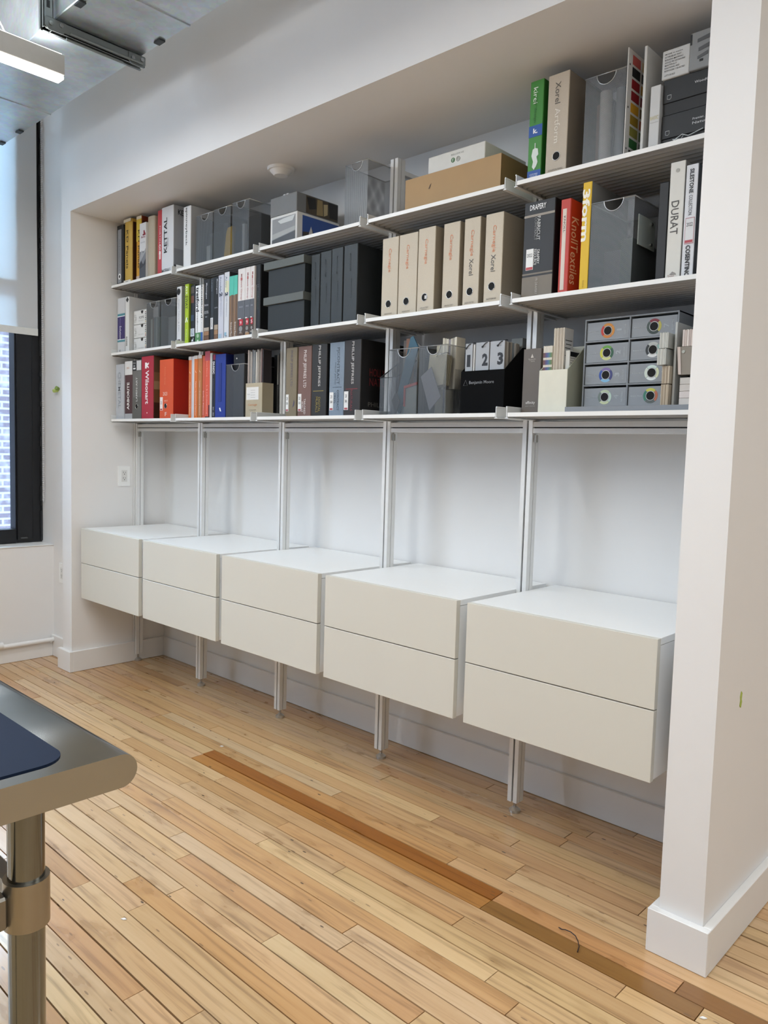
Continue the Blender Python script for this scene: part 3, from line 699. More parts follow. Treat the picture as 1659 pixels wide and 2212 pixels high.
book('sample_book', 'orange book half hidden behind a grey brochure', 'T', .2355, .2865, .345, .250, .26, '#cf9422',
     [('p', 0, 1, .955, 1, '#ded6c0'), ('p', 0, 1, .62, .955, '#d8b93c'), ('p', 0, 1, 0, .09, '#cbb3a4'), ('t', 'KD Panels', .48, .50, .20, .018, 'd', '#3a2d12'), ('sp', .005, .2, .06, .93, '#4a1d0c')], side='#7a2e10', cat='book')
book('brochure', 'slim grey stone brochure with a red emblem, beside the beige linen binder', 'T', .2945, .3585, .295, .235, .24, '#d9dadb',
     [('p', 0, 1, .0, .28, '#4b4e55', 'printed_panel'), ('p', 0, 1, .28, .50, '#7c7e84', 'printed_panel'), ('poly', [(.1, .42), (.35, .52), (.6, .46), (1, .54), (1, .48), (0, .30)], '#a6a8ac'), ('poly', [(0.0, .28), (.3, .34), (.6, .26), (1, .36), (1, .26), (0, .2)], '#34373d'),
      ('poly', [(.52, .80), (.66, .80), (.66, .862), (.8, .862), (.8, .85), (.95, .80), (.95, .775), (.52, .775)], '#8b1f33'), ('t', 'Bentley', .64, .745, .042, .014, 'f', '#9a3a48'), ('t', 'STONE ACCENTS', .55, .655, .045, .007, 'f', '#9a9ca2')], cat='brochure', kind='case')
book('ring_binder', 'plain beige linen binder between a brochure and a red book', 'T', .3595, .4285, .318, .24, .27, '#b3a792', [], kind='round', fabric=True)
book('sample_book', 'thin red book with white lettering beside the wide white binder', 'T', .4690, .5075, .331, .24, .27, '#bd3b42',
     [('t', 'FORTINA', .62, .60, .105, .013, 'd', '#e8c6c6'), ('t', 'ONE', .62, .40, .05, .017, 'd', '#ffffff'), ('p', .42, .82, .25, .365, '#ecd8d6', 'label_strip')], cat='book', side='#8c2a30')
book('ring_binder', 'wide white binder with bold black lettering and a grey striped side', 'T', .5088, .6190, .336, .24, .27, '#d7d9dc',
     [('t', 'KETTAL', .33, .58, .175, .030, 'u', '#17191c'), ('t', 'GROUP', .55, .47, .045, .008, 'u', '#5b5e62'), ('t', 'MATERIALS', .40, .055, .080, .018, 'f', '#2b2d30'),
      ('st', 'KETTAL', .075, .905, .10, .026, 'f', '#1a1c1f'), ('st', 'GROUP', .065, .855, .045, .008, 'f', '#606468'), ('sp', .004, .26, .12, .36, '#84868a'), ('sp', .004, .26, 0.0, .12, '#3d3f43')], side='#9b9da0')
# --- top row, bay 2
book('ring_binder', 'white binder with black lettering beside three mesh baskets', 'T', .7060, .7700, .304, .244, .27, '#e2e3e3', [('t', 'spinneybeck', .40, .68, .185, .020, 'd', '#1b1c1e')], side='#a9abad')
# --- top row, bay 5
book('sample_book', 'green book with blue bands and white artwork on its spine', 'T', 2.7080, 2.7572, .319, .259, .25, '#3f8a34',
     [('p', 0, 1, 0, .125, '#2456a4'), ('p', 0, 1, .455, .565, '#2456a4'), ('t', 'kirei', .42, .855, .050, .016, 'd', '#e9f2e6'), ('t', 'k.', .5, .51, .016, .016, 'f', '#ffffff'), ('t', 'by design', .42, .70, .07, .012, 'd', '#2d6d28'),
      ('poly', [(.36, .33), (.5, .34), (.5, .39), (.55, .39), (.55, .34), (.74, .33), (.80, .27), (.66, .255), (.76, .20), (.66, .16), (.5, .13), (.35, .16), (.42, .21), (.28, .27)], '#dfe6df'), ('t', 'ACOUSTIC PANELS', .5, .085, .030, .006, 'f', '#cfdcf0'), ('t', 'FURNITURE', .5, .062, .026, .006, 'f', '#cfdcf0'), ('c', .5, .012, .006, '#e8eef6')], side='#1f6a1c', cat='book')
book('ring_binder', 'beige linen binder with a finger hole beside the green book', 'T', 2.7770, 2.8510, .315, .255, .28, '#c3b6a3',
     [('t', 'Xorel', .48, .815, .066, .019, 'd', '#5b564f'), ('t', 'Artform', .50, .50, .105, .019, 'd', '#e6dfd2'), ('o', .52, .205, .0130), ('t', 'ACOUSTICAL PANELS', .5, .075, .052, .0055, 'f', '#6f675c'), ('t', 'Carnegie', .5, .028, .028, .0055, 'f', '#b9936e')], fabric=True, side='#8d8375')
# --- middle row, bay 1
book('ring_binder', 'grey binder with a purple band at the left end of the middle row', 'M', .0435, .1245, .303, .243, .27, '#c9cacb',
     [('p', 0, 1, .255, .660, '#352a66'), ('p', 0, 1, .66, .675, '#e6e9ee'), ('p', 0, 1, .675, .715, '#4d8c98'), ('p', 0, 1, .24, .255, '#e6e9ee'), ('p', 0, 1, .205, .24, '#4d8c98'),
      ('t', 'Flooring', .38, .55, .05, .010, 'd', '#9a92c4'), ('t', 'Solutions', .42, .37, .075, .020, 'd', '#e6e3f2'), ('t', 'HS', .35, .045, .012, .012, 'f', '#3a3a3c'), ('t', 'VINYL', .4, .012, .03, .006, 'f', '#4a4a4c')])
book('ring_binder', 'white binder with a black flower emblem beside the purple banded one', 'M', .1312, .1675, .302, .243, .28, '#dedfdd',
     [('c', .35, .945, .006, K_), ('c', .75, .945, .006, K_), ('c', .55, .968, .006, K_), ('c', .55, .922, .006, K_), ('t', 'ROPPE', .4, .20, .05, .014, 'd', '#38393b'), ('sp', .07, .085, .42, .50, '#6f8696')], side='#c4c4c2')
# --- middle row, white binder at bay end
book('ring_binder', 'slim white binder with a large black dot at the top of its spine', 'M', .6115, .6530, .302, .268, .26, '#d9dadb',
     [('c', .38, .915, .0165, '#0b0c0e'), ('t', 'Digital Fabric & Film', .45, .52, .16, .013, 'd', '#9fa3a8'), ('p', .2, .8, .085, .12, '#4a4246'), ('p', .2, .85, .02, .065, '#3d6b46')], side='#8c8d8e')
# --- middle row, bay 2
book('sample_book', 'lime green book with black and white lettering', 'M', .7150, .7470, .299, .250, .25, '#a9c51c',
     [('t', 'AVA', .45, .90, .042, .020, 'd', '#eef4da'), ('t', 'SWAY', .5, .70, .065, .022, 'd', '#2b3410'), ('poly', [(.12, .37), (.30, .37), (.48, .425), (.66, .37), (.84, .37), (.56, .455), (.40, .455)], '#f4f8e8'), ('c', .8, .425, .004, '#2f8c5a'), ('t', 'FORBO', .5, .17, .05, .012, 'd', '#d6e592')], cat='book', side='#6f8310')
book('sample_book', 'dark photo printed book with a white deer label at its foot', 'M', .7480, .7845, .292, .262, .24, '#23272f',
     [('p', 0, .85, .86, .97, '#57504c', 'printed_panel'), ('p', .1, .8, .70, .82, '#6e4436', 'printed_panel'), ('p', .1, .8, .40, .50, '#384a63', 'printed_panel'), ('p', .05, .95, .14, .27, '#dfe6ee'), ('t', 'EGGER', .5, .205, .03, .022, 'd', '#44617e'), ('p', .05, .95, 0, .135, '#16181b'),
      ('poly', [(.3, .03), (.4, .03), (.42, .06), (.6, .06), (.62, .03), (.72, .03), (.72, .075), (.82, .11), (.72, .115), (.64, .085), (.36, .085)], '#e9ecee')], cat='book')
book('sample_book', 'white book with bold black lettering and a green foot', 'M', .8095, .8560, .280, .250, .25, '#eceeef',
     [('t', 'tretford', .40, .76, .118, .026, 'd', '#15161a'), ('t', 'broadloom', .42, .38, .10, .010, 'd', '#26282c'), ('p', 0, 1, 0, .185, '#4d8350'), ('c', .5, .13, .010, '#a9c2a6'), ('p', .35, .65, .02, .06, '#cfe0cd')], cat='book')
book('sample_book', 'thin white book with a blue foot', 'M', .8578, .8735, .281, .250, .25, '#eef0f1',
     [('t', 'acousticord', .5, .71, .160, .013, 'd', '#17181c'), ('p', 0, 1, 0, .185, '#2e5d9c'), ('t', 'panels', .5, .30, .06, .008, 'd', '#8b8e94')], cat='book')
book('sample_book', 'black book with wood swatches at its foot beside the thin white book', 'M', .8745, .9240, .302, .255, .25, '#121417',
     [('t', 'Mannington', .45, .815, .075, .014, 'd', '#d9dbde'), ('t', 'Amtico', .45, .595, .034, .010, 'f', '#c9ccd0'), ('t', 'SIGNATURE', .45, .49, .034, .006, 'f', '#c9ccd0'), ('t', 'COLLECTION', .45, .465, .038, .006, 'f', '#c9ccd0'), ('t', 'WOOD', .45, .405, .018, .006, 'f', '#b9bcc0'),
      ('p', .08, .92, .005, .105, '#6a4b33', 'swatch'), ('p', .08, .92, .11, .175, '#9a7454', 'swatch'), ('p', .08, .92, .18, .235, '#b0a596', 'swatch')], kind='binder')
book('sample_book', 'narrow charcoal book between two black swatch books', 'M', .9250, .9515, .302, .258, .25, '#2c3138',
     [('p', .1, .9, .20, .38, '#d4d7da'), ('t', 'SPACIA', .5, .30, .04, .010, 'd', '#5c6066'), ('t', 'LINEN', .5, .88, .05, .010, 'd', '#6d747c')], cat='book')
book('sample_book', 'black book with wood swatches at its foot beside the pale lilac book', 'M', .9570, .9960, .304, .255, .25, '#101215',
     [('t', 'Mannington', .7, .845, .07, .012, 'd', '#d0d2d6'), ('p', .2, .95, .005, .10, '#7a5a40', 'swatch'), ('p', .2, .95, .105, .175, '#a07c58', 'swatch'), ('p', .2, .95, .18, .255, '#a89a86', 'swatch'), ('t', 'COLLECTION', .55, .52, .026, .006, 'f', '#a9acb0')], cat='book')
book('sample_book', 'pale lilac book with a large numeral two on its spine', 'M', 1.0030, 1.0460, .305, .250, .25, '#c7cad6',
     [('t', 'Acoufelt', .40, .86, .07, .016, 'd', '#6c7488'), ('t', '2', .5, .70, .020, .024, 'd', '#3c4356'), ('t', 'wall textures', .55, .53, .10, .010, 'd', '#a4a9ba'), ('p', .15, .35, .02, .10, '#9cc2d6'), ('p', .5, .62, .02, .10, '#9cc2d6')], cat='book')
book('sample_book', 'white book with a large numeral two beside the teal topped pair', 'M', 1.0512, 1.0890, .312, .250, .25, '#d3d6db',
     [('t', 'Acou', .40, .86, .05, .016, 'd', '#6c7488'), ('p', .2, .9, .70, .87, '#d9d8b4'), ('t', '2', .5, .675, .018, .022, 'd', '#36404f'), ('t', 'wall textures', .55, .50, .10, .009, 'd', '#a4a9ba'), ('p', .15, .5, .06, .11, '#8fb6cc'), ('t', 'HI', .5, .03, .02, .014, 'd', '#5a6f80')], cat='book', side='#3a3c40')
for x0, x1, lb in ((1.0930, 1.1255, 'teal topped wood print book, left of its twin'), (1.1265, 1.1555, 'teal topped wood print book, right of its twin')):
    book('sample_book', lb, 'M', x0, x1, .288, .250, .25, '#7d6653', [('p', 0, 1, .70, 1, '#55bda8'), ('poly', [(0, .70), (0, .685), (.5, .70), (1, .715), (1, .72)], '#55bda8'), ('p', .1, .35, .02, .69, '#93765c', 'printed_panel'), ('p', .65, .8, .02, .69, '#6a5342', 'printed_panel'), ('t', 'Interface', .55, .13, .075, .012, 'd', '#d9d4cc')], cat='book', group='teal topped wood print books')
for k, (x0, x1, lb) in enumerate(((1.1580, 1.2120, 'white and grey book with a red tag, widest of the three'), (1.2132, 1.2520, 'white and grey book with a red tag, middle of the three'), (1.2530, 1.2815, 'white and grey book with a red tag, nearest the black disc book'))):
    foot = ['#5a4335', '#a9825a', '#3a3d40'][k]
    book('sample_book', lb, 'M', x0, x1, .3125, .250, .25, '#ded9d6',
         [('p', 0, 1, 0, .27, '#4a3d35', 'printed_panel'), ('p', 0, 1, .27, .535, '#5d6066', 'printed_panel'), ('p', .1, .5, .27, .285, '#e8e6e4'), ('t', 'Mohawk Group', .5, .735, .115, .013, 'd', '#b06a6a'), ('p', .40, .60, .83, .868, '#b85a5a', 'emblem'),
          ('t', 'ENHANCED', .5, .445, (x1-x0)*.55, .007, 'f', '#a6a9ae'), ('p', .28, .78, .175, .265, '#c12f3c'), ('t', str(9 - 4*(k == 2)), .5, .215, .012, .014, 'f', '#f6e9ea'), ('c', .5, .125, (x1-x0)*.24, '#8f8d8b'), ('p', .2, .9, .005, .065, foot, 'swatch'), ('t', 'VINYL', .5, .07, .02, .006, 'f', '#e0d6cc')], cat='book', group='white and grey tagged books')
book('sample_book', 'black book with a white disc emblem near the dark boxes', 'M', 1.2835, 1.3120, .318, .260, .25, '#22262b',
     [('c', .48, .915, .011, '#d9dbdc'), ('c', .48, .915, .007, '#8b9094'), ('t', 'TARKETT', .45, .77, .06, .008, 'd', '#7c848a'), ('t', 'collection', .5, .50, .08, .007, 'd', '#4e6a60'), ('p', .15, .75, .075, .105, '#e9ebec'), ('p', 0, 1, .72, .99, '#1b1e22')], cat='book', side='#0c0d0f')
# --- middle row, bay 3: four slate binders
for k, (x0, x1, h, lb) in enumerate(((1.6555, 1.7070, .303, 'first dark slate binder, next to the lidded boxes'), (1.7135, 1.7775, .307, 'second dark slate binder from the lidded boxes'), (1.7810, 1.8455, .310, 'third dark slate binder from the lidded boxes'), (1.8530, 1.9295, .311, 'wide dark slate binder nearest the beige linen row'))):
    book('ring_binder', lb, 'M', x0, x1, h, .262, .27, '#2c3234', [('t', 'MAHARAM', .5, .78, .07, .009, 'd', '#1f2426'), ('t', 'textiles', .6, .45, .08, .008, 'd', '#1f2426')], fabric=True, side='#14181a', group='dark slate binders')
# --- middle row, bay 4: Carnegie
CB = '#c9bda8'; OR = '#d98a62'
carn = [(2.0655, 2.1480, .302, .262, ['WINDOWS'], 'Carnegie', False, 'beige linen binder with orange lettering beside the dark slate binders'), (2.1520, 2.2435, .302, .262, ['WINDOWS', 'Sheers'], 'Carnegie', False, 'second beige linen binder with orange lettering from the slate binders'), (2.2620, 2.3410, .302, .245, ['UPHOLSTERY', 'Solids & Textures'], 'Carnegie', False, 'third beige linen binder, paper showing in its finger hole'),
        (2.3655, 2.4380, .3055, .262, ['UPHOLSTERY', 'Patterns'], 'Carnegie', False, 'fourth beige linen binder with orange lettering from the slate binders'), (2.4580, 2.5260, .306, .262, ['SOLIDS & TEXTURES'], 'Carnegie', True, 'beige linen binder with orange and grey lettering, left of its twin'), (2.5575, 2.6285, .300, .250, ['PATTERNS'], 'Carnegie', True, 'beige linen binder with orange and grey lettering, beside the black and taupe one')]
for k, (x0, x1, h, yf, foot, a, xo, lb) in enumerate(carn):
    it = [('o', .46, .185 if k < 5 else .20, .0135)]
    if xo: it += [('t', 'Carnegie', .50, .72, .088, .018, 'd', OR), ('t', 'Xorel', .50, .455, .056, .018, 'd', '#5d5a56')]
    else: it += [('t', 'Carnegie', .47, .72, .088, .018, 'd', OR)]
    for q, s in enumerate(foot): it.append(('t', s, .46, .062 - .02*q, .040 if q == 0 else .026, .0055 if q == 0 else .004, 'f', '#7b7266'))
    if k == 2: it.append(('p', .47, .60, .165, .205, '#cfcdc9', 'paper'))
    book('ring_binder', lb, 'M', x0, x1, h, yf, .285, CB, it, fabric=True, side='#9a8f7d', kind='binder', group='beige linen binders')
# --- middle row, bay 5
book('sample_book', 'black and taupe binder with a white year sticker', 'M', 2.7055, 2.8180, .310, .2576, .27, '#1e1e20',
     [('p', 0, 1, .025, .235, '#7b7163'), ('p', 0, 1, .255, .272, '#7b7163'), ('p', 0, 1, .845, .868, '#9b9286'), ('t', 'DRAPERY', .45, .94, .060, .017, 'f', '#ececec'), ('t', 'FABRICUT', .50, .72, .075, .012, 'd', '#d6d6d4'), ('t', 'CONTRACT', .40, .72, .072, .009, 'd', '#8f8f8d'), ('t', 'DRAPERY', .52, .43, .045, .010, 'd', '#d6d6d4'), ('t', 'RESOURCE', .42, .43, .050, .010, 'd', '#d6d6d4'),
      ('p', .12, .36, .305, .52, '#ececea'), ('t', '2022', .24, .455, .020, .011, 'f', '#222222'), ('p', .13, .35, .308, .335, '#b9474c'), ('t', 'FR DRAPERY', .50, .13, .052, .009, 'd', '#b8b0a4')], side='#141315')
book('ring_binder', 'red binder with a white label strip', 'M', 2.8400, 2.8735, .296, .258, .27, '#c03a2c',
     [('p', .22, .62, .06, .90, '#dccfc2', 'label_strip'), ('t', 'KNOLL', .44, .74, .05, .007, 'd', '#3a2a24'), ('st', 'KnollTextiles', .030, .47, .205, .042, 'd', '#eec4b8')], side='#c23a28')
book('sample_book', 'tall yellow book with white lettering', 'M', 2.9190, 2.9480, .329, .250, .24, '#e3b912', [('t', '3form', .42, .70, .155, .025, 'd', '#f7f3e4'), ('t', 'finishes', .5, .075, .022, .005, 'd', '#b58f10')], side='#8f8f8c', cat='book')
book('ring_binder', 'plain black binder left of the two white ones by the pillar', 'M', 3.1530, 3.1800, .284, .270, .25, '#1a1b1d', [])
book('ring_binder', 'white binder with thin dark lettering near the right pillar', 'M', 3.1915, 3.2335, .326, .250, .27, '#dcdad2',
     [('t', 'DURAT', .44, .53, .092, .022, 'd', '#4b4846'), ('c', .5, .925, .0055, '#a9a79f'), ('t', 'Solid', .4, .035, .018, .010, 'f', '#b59a92'), ('poly', [(.3, .05), (.5, .075), (.7, .06), (.75, .045)], '#9a948e')], side='#9a9894')
book('sample_book', 'white book with a red framed year sticker beside the pillar', 'M', 3.2372, 3.2700, .309, .250, .27, '#dcdde0',
     [('t', 'SILESTONE', .50, .855, .066, .012, 'd', '#1d1f22'), ('t', 'COLLECTION', .50, .645, .054, .010, 'd', '#505358'), ('p', .15, .92, .305, .535, '#b8868c', 'sticker_frame'), ('p', .19, .88, .312, .528, '#dcdcdc'), ('t', '2022', .53, .475, .017, .010, 'f', '#26282b'), ('p', .2, .85, .315, .338, '#b54a52'), ('t', 'COSENTINO', .50, .155, .085, .013, 'd', '#1d1f22')], side='#3c4045', cat='book')
# --- bottom row, bay 1
book('ring_binder', 'silver grey binder at the left end of the bottom row', 'B', .0385, .1262, .305, .237, .27, '#b4b8bd', [('t', 'CHEMETAL', .44, .53, .20, .030, 'd', '#8e949b'), ('t', 'C', .44, .79, .034, .040, 'd', '#a0a6ac')])
book('ring_binder', 'maroon binder with a white top and grey foot', 'B', .1275, .2080, .317, .243, .26, '#4a2b2f',
     [('p', 0, 1, .765, 1, '#dcdcda'), ('p', 0, 1, 0, .095, '#aeb0b3'), ('t', '2023', .42, .885, .030, .011, 'f', '#c08a6c'), ('t', 'ARBORITE', .46, .40, .150, .026, 'u', '#efeeec')])
book('ring_binder', 'grey binder with a finger hole beside the red binder', 'B', .2100, .3040, .319, .243, .26, '#6b6a66',
     [('p', 0, 1, 0, .37, '#5b5a55', 'band'), ('p', 0, .45, .82, .99, '#23262a'), ('p', .48, .98, .825, .985, '#d3d4d4'), ('t', 'LAMIN-ART', .50, .505, .130, .016, 'u', '#dcdcda'), ('o', .50, .215, .0135), ('t', 'CHLG', .22, .95, .03, .008, 'f', '#c9ccd0'), ('t', '04', .22, .90, .02, .010, 'f', '#c9ccd0'), ('p', .1, .36, .845, .87, '#e8e9ea')])
book('ring_binder', 'deep red binder with a white emblem', 'B', .3200, .4405, .331, .236, .27, '#ac1c34',
     [('t', 'Wilsonart', .48, .505, .178, .036, 'd', '#f3ecec'), ('poly', [(.30, .90), (.30, .805), (.44, .805), (.44, .835), (.60, .805), (.60, .83), (.50, .85), (.62, .87), (.62, .90), (.52, .88), (.42, .90)], '#f3ecec'), ('c', .48, .095, .004, '#e8c8c8'),
      ('sp', .004, .1, .74, .98, '#5c432f'), ('sp', .004, .1, .60, .74, '#77573c'), ('sp', .004, .1, .47, .60, '#94785a'), ('sp', .004, .1, .26, .47, '#6f4c30'), ('sp', .004, .1, 0, .26, '#3c2013')], side='#4a2a18')
book('ring_binder', 'bright orange binder with a finger hole and year print', 'B', .4970, .6270, .304, .240, .27, '#d6521d',
     [('t', '2023', .42, .42, .042, .018, 'f', '#f0d6c6'), ('o', .46, .215, .0125), ('t', 'LAMINATE', .48, .30, .036, .007, 'f', '#f0c6ae'), ('p', .04, .24, .14, .365, '#efe6e2'), ('p', .06, .22, .145, .17, '#a8504c'), ('t', '23', .14, .27, .012, .016, 'f', '#5a4a48'), ('t', 'Formica Group', .42, .72, .09, .012, 'd', '#e58a5c'), ('t', 'F', .5, .075, .018, .020, 'f', '#f0d6c6')], side='#a81f0e')
# --- bottom row, bay 2
oi = [('B', .7058, .7304, .312, '#d77231', 'Alloys | Architectural Patterns', 'orange book with a silver edge at the left of its bay'), ('B', .7556, .7855, .314, '#d8742f', 'Paints | Architectural Patterns', 'orange pattern book, second in its bay'), ('B', .7896, .8232, .315, '#b9763f', 'Linear | Architectural Patterns', 'brownish orange pattern book beside its brighter twin')]
for row, x0, x1, h, col, s, lb in oi:
    book('sample_book', lb, row, x0, x1, h, .281, .22, col, [('t', s, .5, .32, .17, .009, 'd', '#f4e6da'), ('poly', [(.3, .765), (.48, .735), (.7, .725), (.46, .745)], '#f6eee6'), ('p', 0, 1, .945, 1, '#d9d3cc')], cat='book')
book('sample_book', 'silver white strip of samples between two orange books', 'B', .7308, .7545, .312, .2815, .22, '#c9c8ce', [('p', .75, .95, 0, 1, '#e9e6e4')], cat='book', kind='case')
book('sample_book', 'slim coral red book behind the taller red one', 'B', .8292, .8506, .308, .281, .22, '#cf5d40', [('t', 'Surface Patterns', .5, .25, .12, .008, 'd', '#f2d2c6')], cat='book')
book('sample_book', 'tall coral book standing above the orange pattern books', 'B', .8520, .8920, .329, .281, .22, '#d95b40', [('p', 0, 1, .86, 1, '#b9525e'), ('t', 'Surface', .45, .74, .08, .010, 'd', '#eba28c'), ('t', 'L. S. | Architectural', .45, .28, .14, .010, 'd', '#f2cbbd'), ('p', .1, 1, 0.0, .03, '#3a1714'), ('p', .8, 1, .03, .20, '#5c1b18')], cat='book')
book('sample_book', 'thin pale grey book left of a narrow black book', 'B', .8945, .9123, .318, .280, .22, '#c3c3c0', [], cat='book')
book('sample_book', 'narrow black book with a red tip', 'B', .9155, .9405, .308, .280, .22, '#17181d', [('t', 'DI-NOC', .5, .795, .060, .015, 'd', '#f0f0f2'), ('p', .3, 1, .92, 1, '#8c2340'), ('t', 'architectural', .5, .53, .06, .007, 'd', '#5d6068'), ('t', '2021 - 2023', .55, .11, .045, .010, 'd', '#c9cacd')], cat='book')
book('ring_binder', 'royal blue binder beside a mesh basket, bottom row', 'B', .9415, 1.0262, .308, .280, .25, '#1a3590', [('t', 'BLUE', .48, .74, .060, .020, 'd', '#3d57ac'), ('t', 'CONTRACT', .54, .54, .050, .010, 'd', '#9fb0e0'), ('t', 'WALLCOVERING', .44, .52, .072, .010, 'd', '#d6def4'), ('poly', [(.38, .68), (.48, .70), (.56, .665), (.46, .66)], '#eef2fa'), ('poly', [(.42, .16), (.52, .165), (.62, .105), (.50, .11)], '#eef2fa'), ('p', .34, .62, .26, .86, '#152c7c', 'embossed_panel')], side='#101f63')
# --- bottom row, bay 3
st = lambda u0: [('p', u0, u0 + .26, .085, .33, '#e9e8e5'), ('p', u0 + .03, u0 + .23, .09, .115, '#b0555a'), ('t', '23', u0 + .13, .27, .010, .012, 'f', '#2c2c2c'), ('t', '50', u0 + .13, .20, .012, .010, 'f', '#2c2c2c')]
book('sample_book', 'olive drab book with a small white sticker', 'B', 1.4740, 1.5465, .302, .285, .26, '#80745c', [('t', 'PHILIP JEFFRIES LTD', .5, .70, .155, .018, 'd', '#5f5560'), ('poly', [(.66, .14), (.80, .17), (.84, .21), (.78, .25), (.74, .21)], '#4f4860')] + st(.03), fabric=True, cat='book')
book('sample_book', 'brown linen book with pale lettering and a white sticker', 'B', 1.5558, 1.6415, .302, .285, .26, '#77594f', [('t', 'PHILIP JEFFRIES LTD', .5, .68, .16, .024, 'd', '#e4dcd6'), ('t', 'TAILORED', .55, .15, .066, .012, 'd', '#e4dcd6'), ('t', 'WALLS', .38, .15, .046, .011, 'd', '#e4dcd6')] + st(.03), fabric=True, cat='book')
book('sample_book', 'black book with a gold line across its spine', 'B', 1.6455, 1.7385, .304, .285, .26, '#27241f', [('t', 'PHILLIP JEFFRIES', .50, .70, .170, .018, 'd', '#d6d2cc'), ('p', .12, .82, .352, .362, '#8f7f3c', 'gold_line'), ('t', 'DIGITAL', .55, .17, .062, .013, 'd', '#9a8840'), ('t', 'MURALS', .38, .17, .066, .013, 'd', '#9a8840')], side='#0f0d0b', cat='book')
book('sample_book', 'dusty blue book with a white sticker', 'B', 1.7568, 1.8440, .304, .285, .26, '#7e8d9c', [('t', 'PJCONTRACT', .58, .68, .150, .020, 'd', '#4d5862'), ('t', 'PHILLIP JEFFRIES', .40, .58, .09, .008, 'd', '#5b6670'), ('p', .25, .85, .392, .399, '#55616b', 'thin_line'), ('t', 'CONTRACT', .62, .22, .085, .012, 'd', '#4d5862'), ('t', 'VINYL', .42, .25, .045, .010, 'd', '#4d5862')] + st(.05), fabric=True, cat='book')
book('sample_book', 'dark book with red lettering on its side', 'B', 1.8458, 1.9400, .307, .285, .26, '#2d2723', [('t', 'PHILLIP JEFFRIES', .50, .70, .170, .018, 'd', '#cfcbc6'), ('p', .12, .84, .355, .365, '#7a2c30', 'red_line'), ('t', 'NATURALS', .48, .21, .085, .013, 'd', '#7d3236'),
     ('st', 'HOLLYWOOD', .145, .585, .19, .032, 'f', '#6f2124'), ('st', 'NATURALS', .135, .46, .17, .032, 'f', '#6f2124'), ('st', 'PHILLIP JEFFRIES', .165, .155, .24, .024, 'f', '#6a655f')] + st(.03), side='#0d0907', cat='book')
# --- bottom row, bay 5: affinity case
book('swatch_case', 'taupe swatch case left of the cream magazine file', 'B', 2.7078, 2.7755, .2125, .2826, .10, '#655d55', [('poly', [(.42, .86), (.5, .92), (.58, .86)], '#c4beb6'), ('t', 'Benjamin', .5, .835, .026, .006, 'f', '#b9b3ab'), ('t', 'Moore', .5, .81, .020, .006, 'f', '#b9b3ab'), ('t', 'affinity', .5, .165, .036, .012, 'f', '#dcd8d2'), ('t', 'color collection', .5, .118, .038, .004, 'f', '#9a948c')], kind='case', cat='box')

# ------------------------------------------------------------------ mesh baskets
WIRE = mat('#b3b5b6', .3, .8); MESHDK = MESHM
def panel(t, pts, axis, a): MB().prism(pts, axis, a, a + .0007).build('mesh_panel', MESHM, t)
def basket(label, row, x0, x1, yf, h, dep=.235, hr=.031, hx=.52):
    z0 = ZTOP[row] + .0008; z1 = z0 + h; ye = min(yf + dep, .548); w = .0022
    t = thing('mesh_basket', label, 'basket', ((x0+x1)/2, (yf+ye)/2, z0), 'grey wire mesh baskets')
    xc = x0 + (x1-x0)*hx; a0, a1 = x0 + w, x1 - w; n = 14
    arc = [(xc + hr*math.cos(a), z1 - w - hr*1.02*math.sin(a)) for a in [math.pi*k/n for k in range(n+1)]]
    panel(t, [(a0, z0 + w), (a1, z0 + w), (a1, z1 - w)] + arc + [(a0, z1 - w)], 'y', yf + w)
    panel(t, [(a0, z0 + w), (a1, z0 + w), (a1, z1 - w), (a0, z1 - w)], 'y', ye - w - .0007)
    for xx in (a0, a1 - .0007): panel(t, [(yf + w + .001, z0 + w), (ye - w - .001, z0 + w), (ye - w - .001, z1 - w), (yf + w + .001, z1 - w)], 'x', xx)
    MB().box(a0 + .001, a1 - .001, yf + w + .001, ye - w - .001, z0 + w*.6, z0 + w*.6 + .0007).build('base_plate', MESHM, t)
    MB().tube([(a0, yf + w, z1 - w), (a1, yf + w, z1 - w), (a1, ye - w, z1 - w), (a0, ye - w, z1 - w)], w, 8, True).build('rim', WIRE, t)
    MB().tube([(a0, yf + w, z0 + w), (a1, yf + w, z0 + w), (a1, ye - w, z0 + w), (a0, ye - w, z0 + w)], w*.95, 8, True).build('base_rim', WIRE, t)
    MB().tube([(x, yf + w, z) for x, z in arc], .0017, 6).build('handle', WIRE, t)
    return t
basket('wire mesh basket, left of the three on the top row', 'T', .8060, .9480, .250, .245)
basket('wire mesh basket, middle of the three on the top row', 'T', .9520, 1.0925, .250, .246)
basket('wire mesh basket, right of the three on the top row', 'T', 1.1010, 1.2340, .250, .2485)
basket('tall wire mesh basket standing alone near the cardboard box', 'T', 1.8560, 1.9870, .250, .249)
basket('wire mesh basket on the top row, holding a clear roll', 'T', 2.9045, 3.0400, .255, .2695)
basket('wire mesh basket on the middle row beside the small drawer box', 'M', .3160, .4540, .262, .2525)
basket('wire mesh basket on the middle row beside the slim white binder', 'M', .4625, .6065, .262, .2520)
basket('wire mesh basket on the middle row beside the tall yellow book', 'M', 2.9530, 3.0945, .240, .2585)
basket('wire mesh basket on the bottom row beside the royal blue binder', 'B', 1.0275, 1.1720, .280, .2545)
basket('wire mesh basket full of blue packaging on the bottom row', 'B', 2.1345, 2.2780, .240, .2460)
basket('wire mesh basket full of cream tags on the bottom row', 'B', 2.2835, 2.4165, .240, .2470)
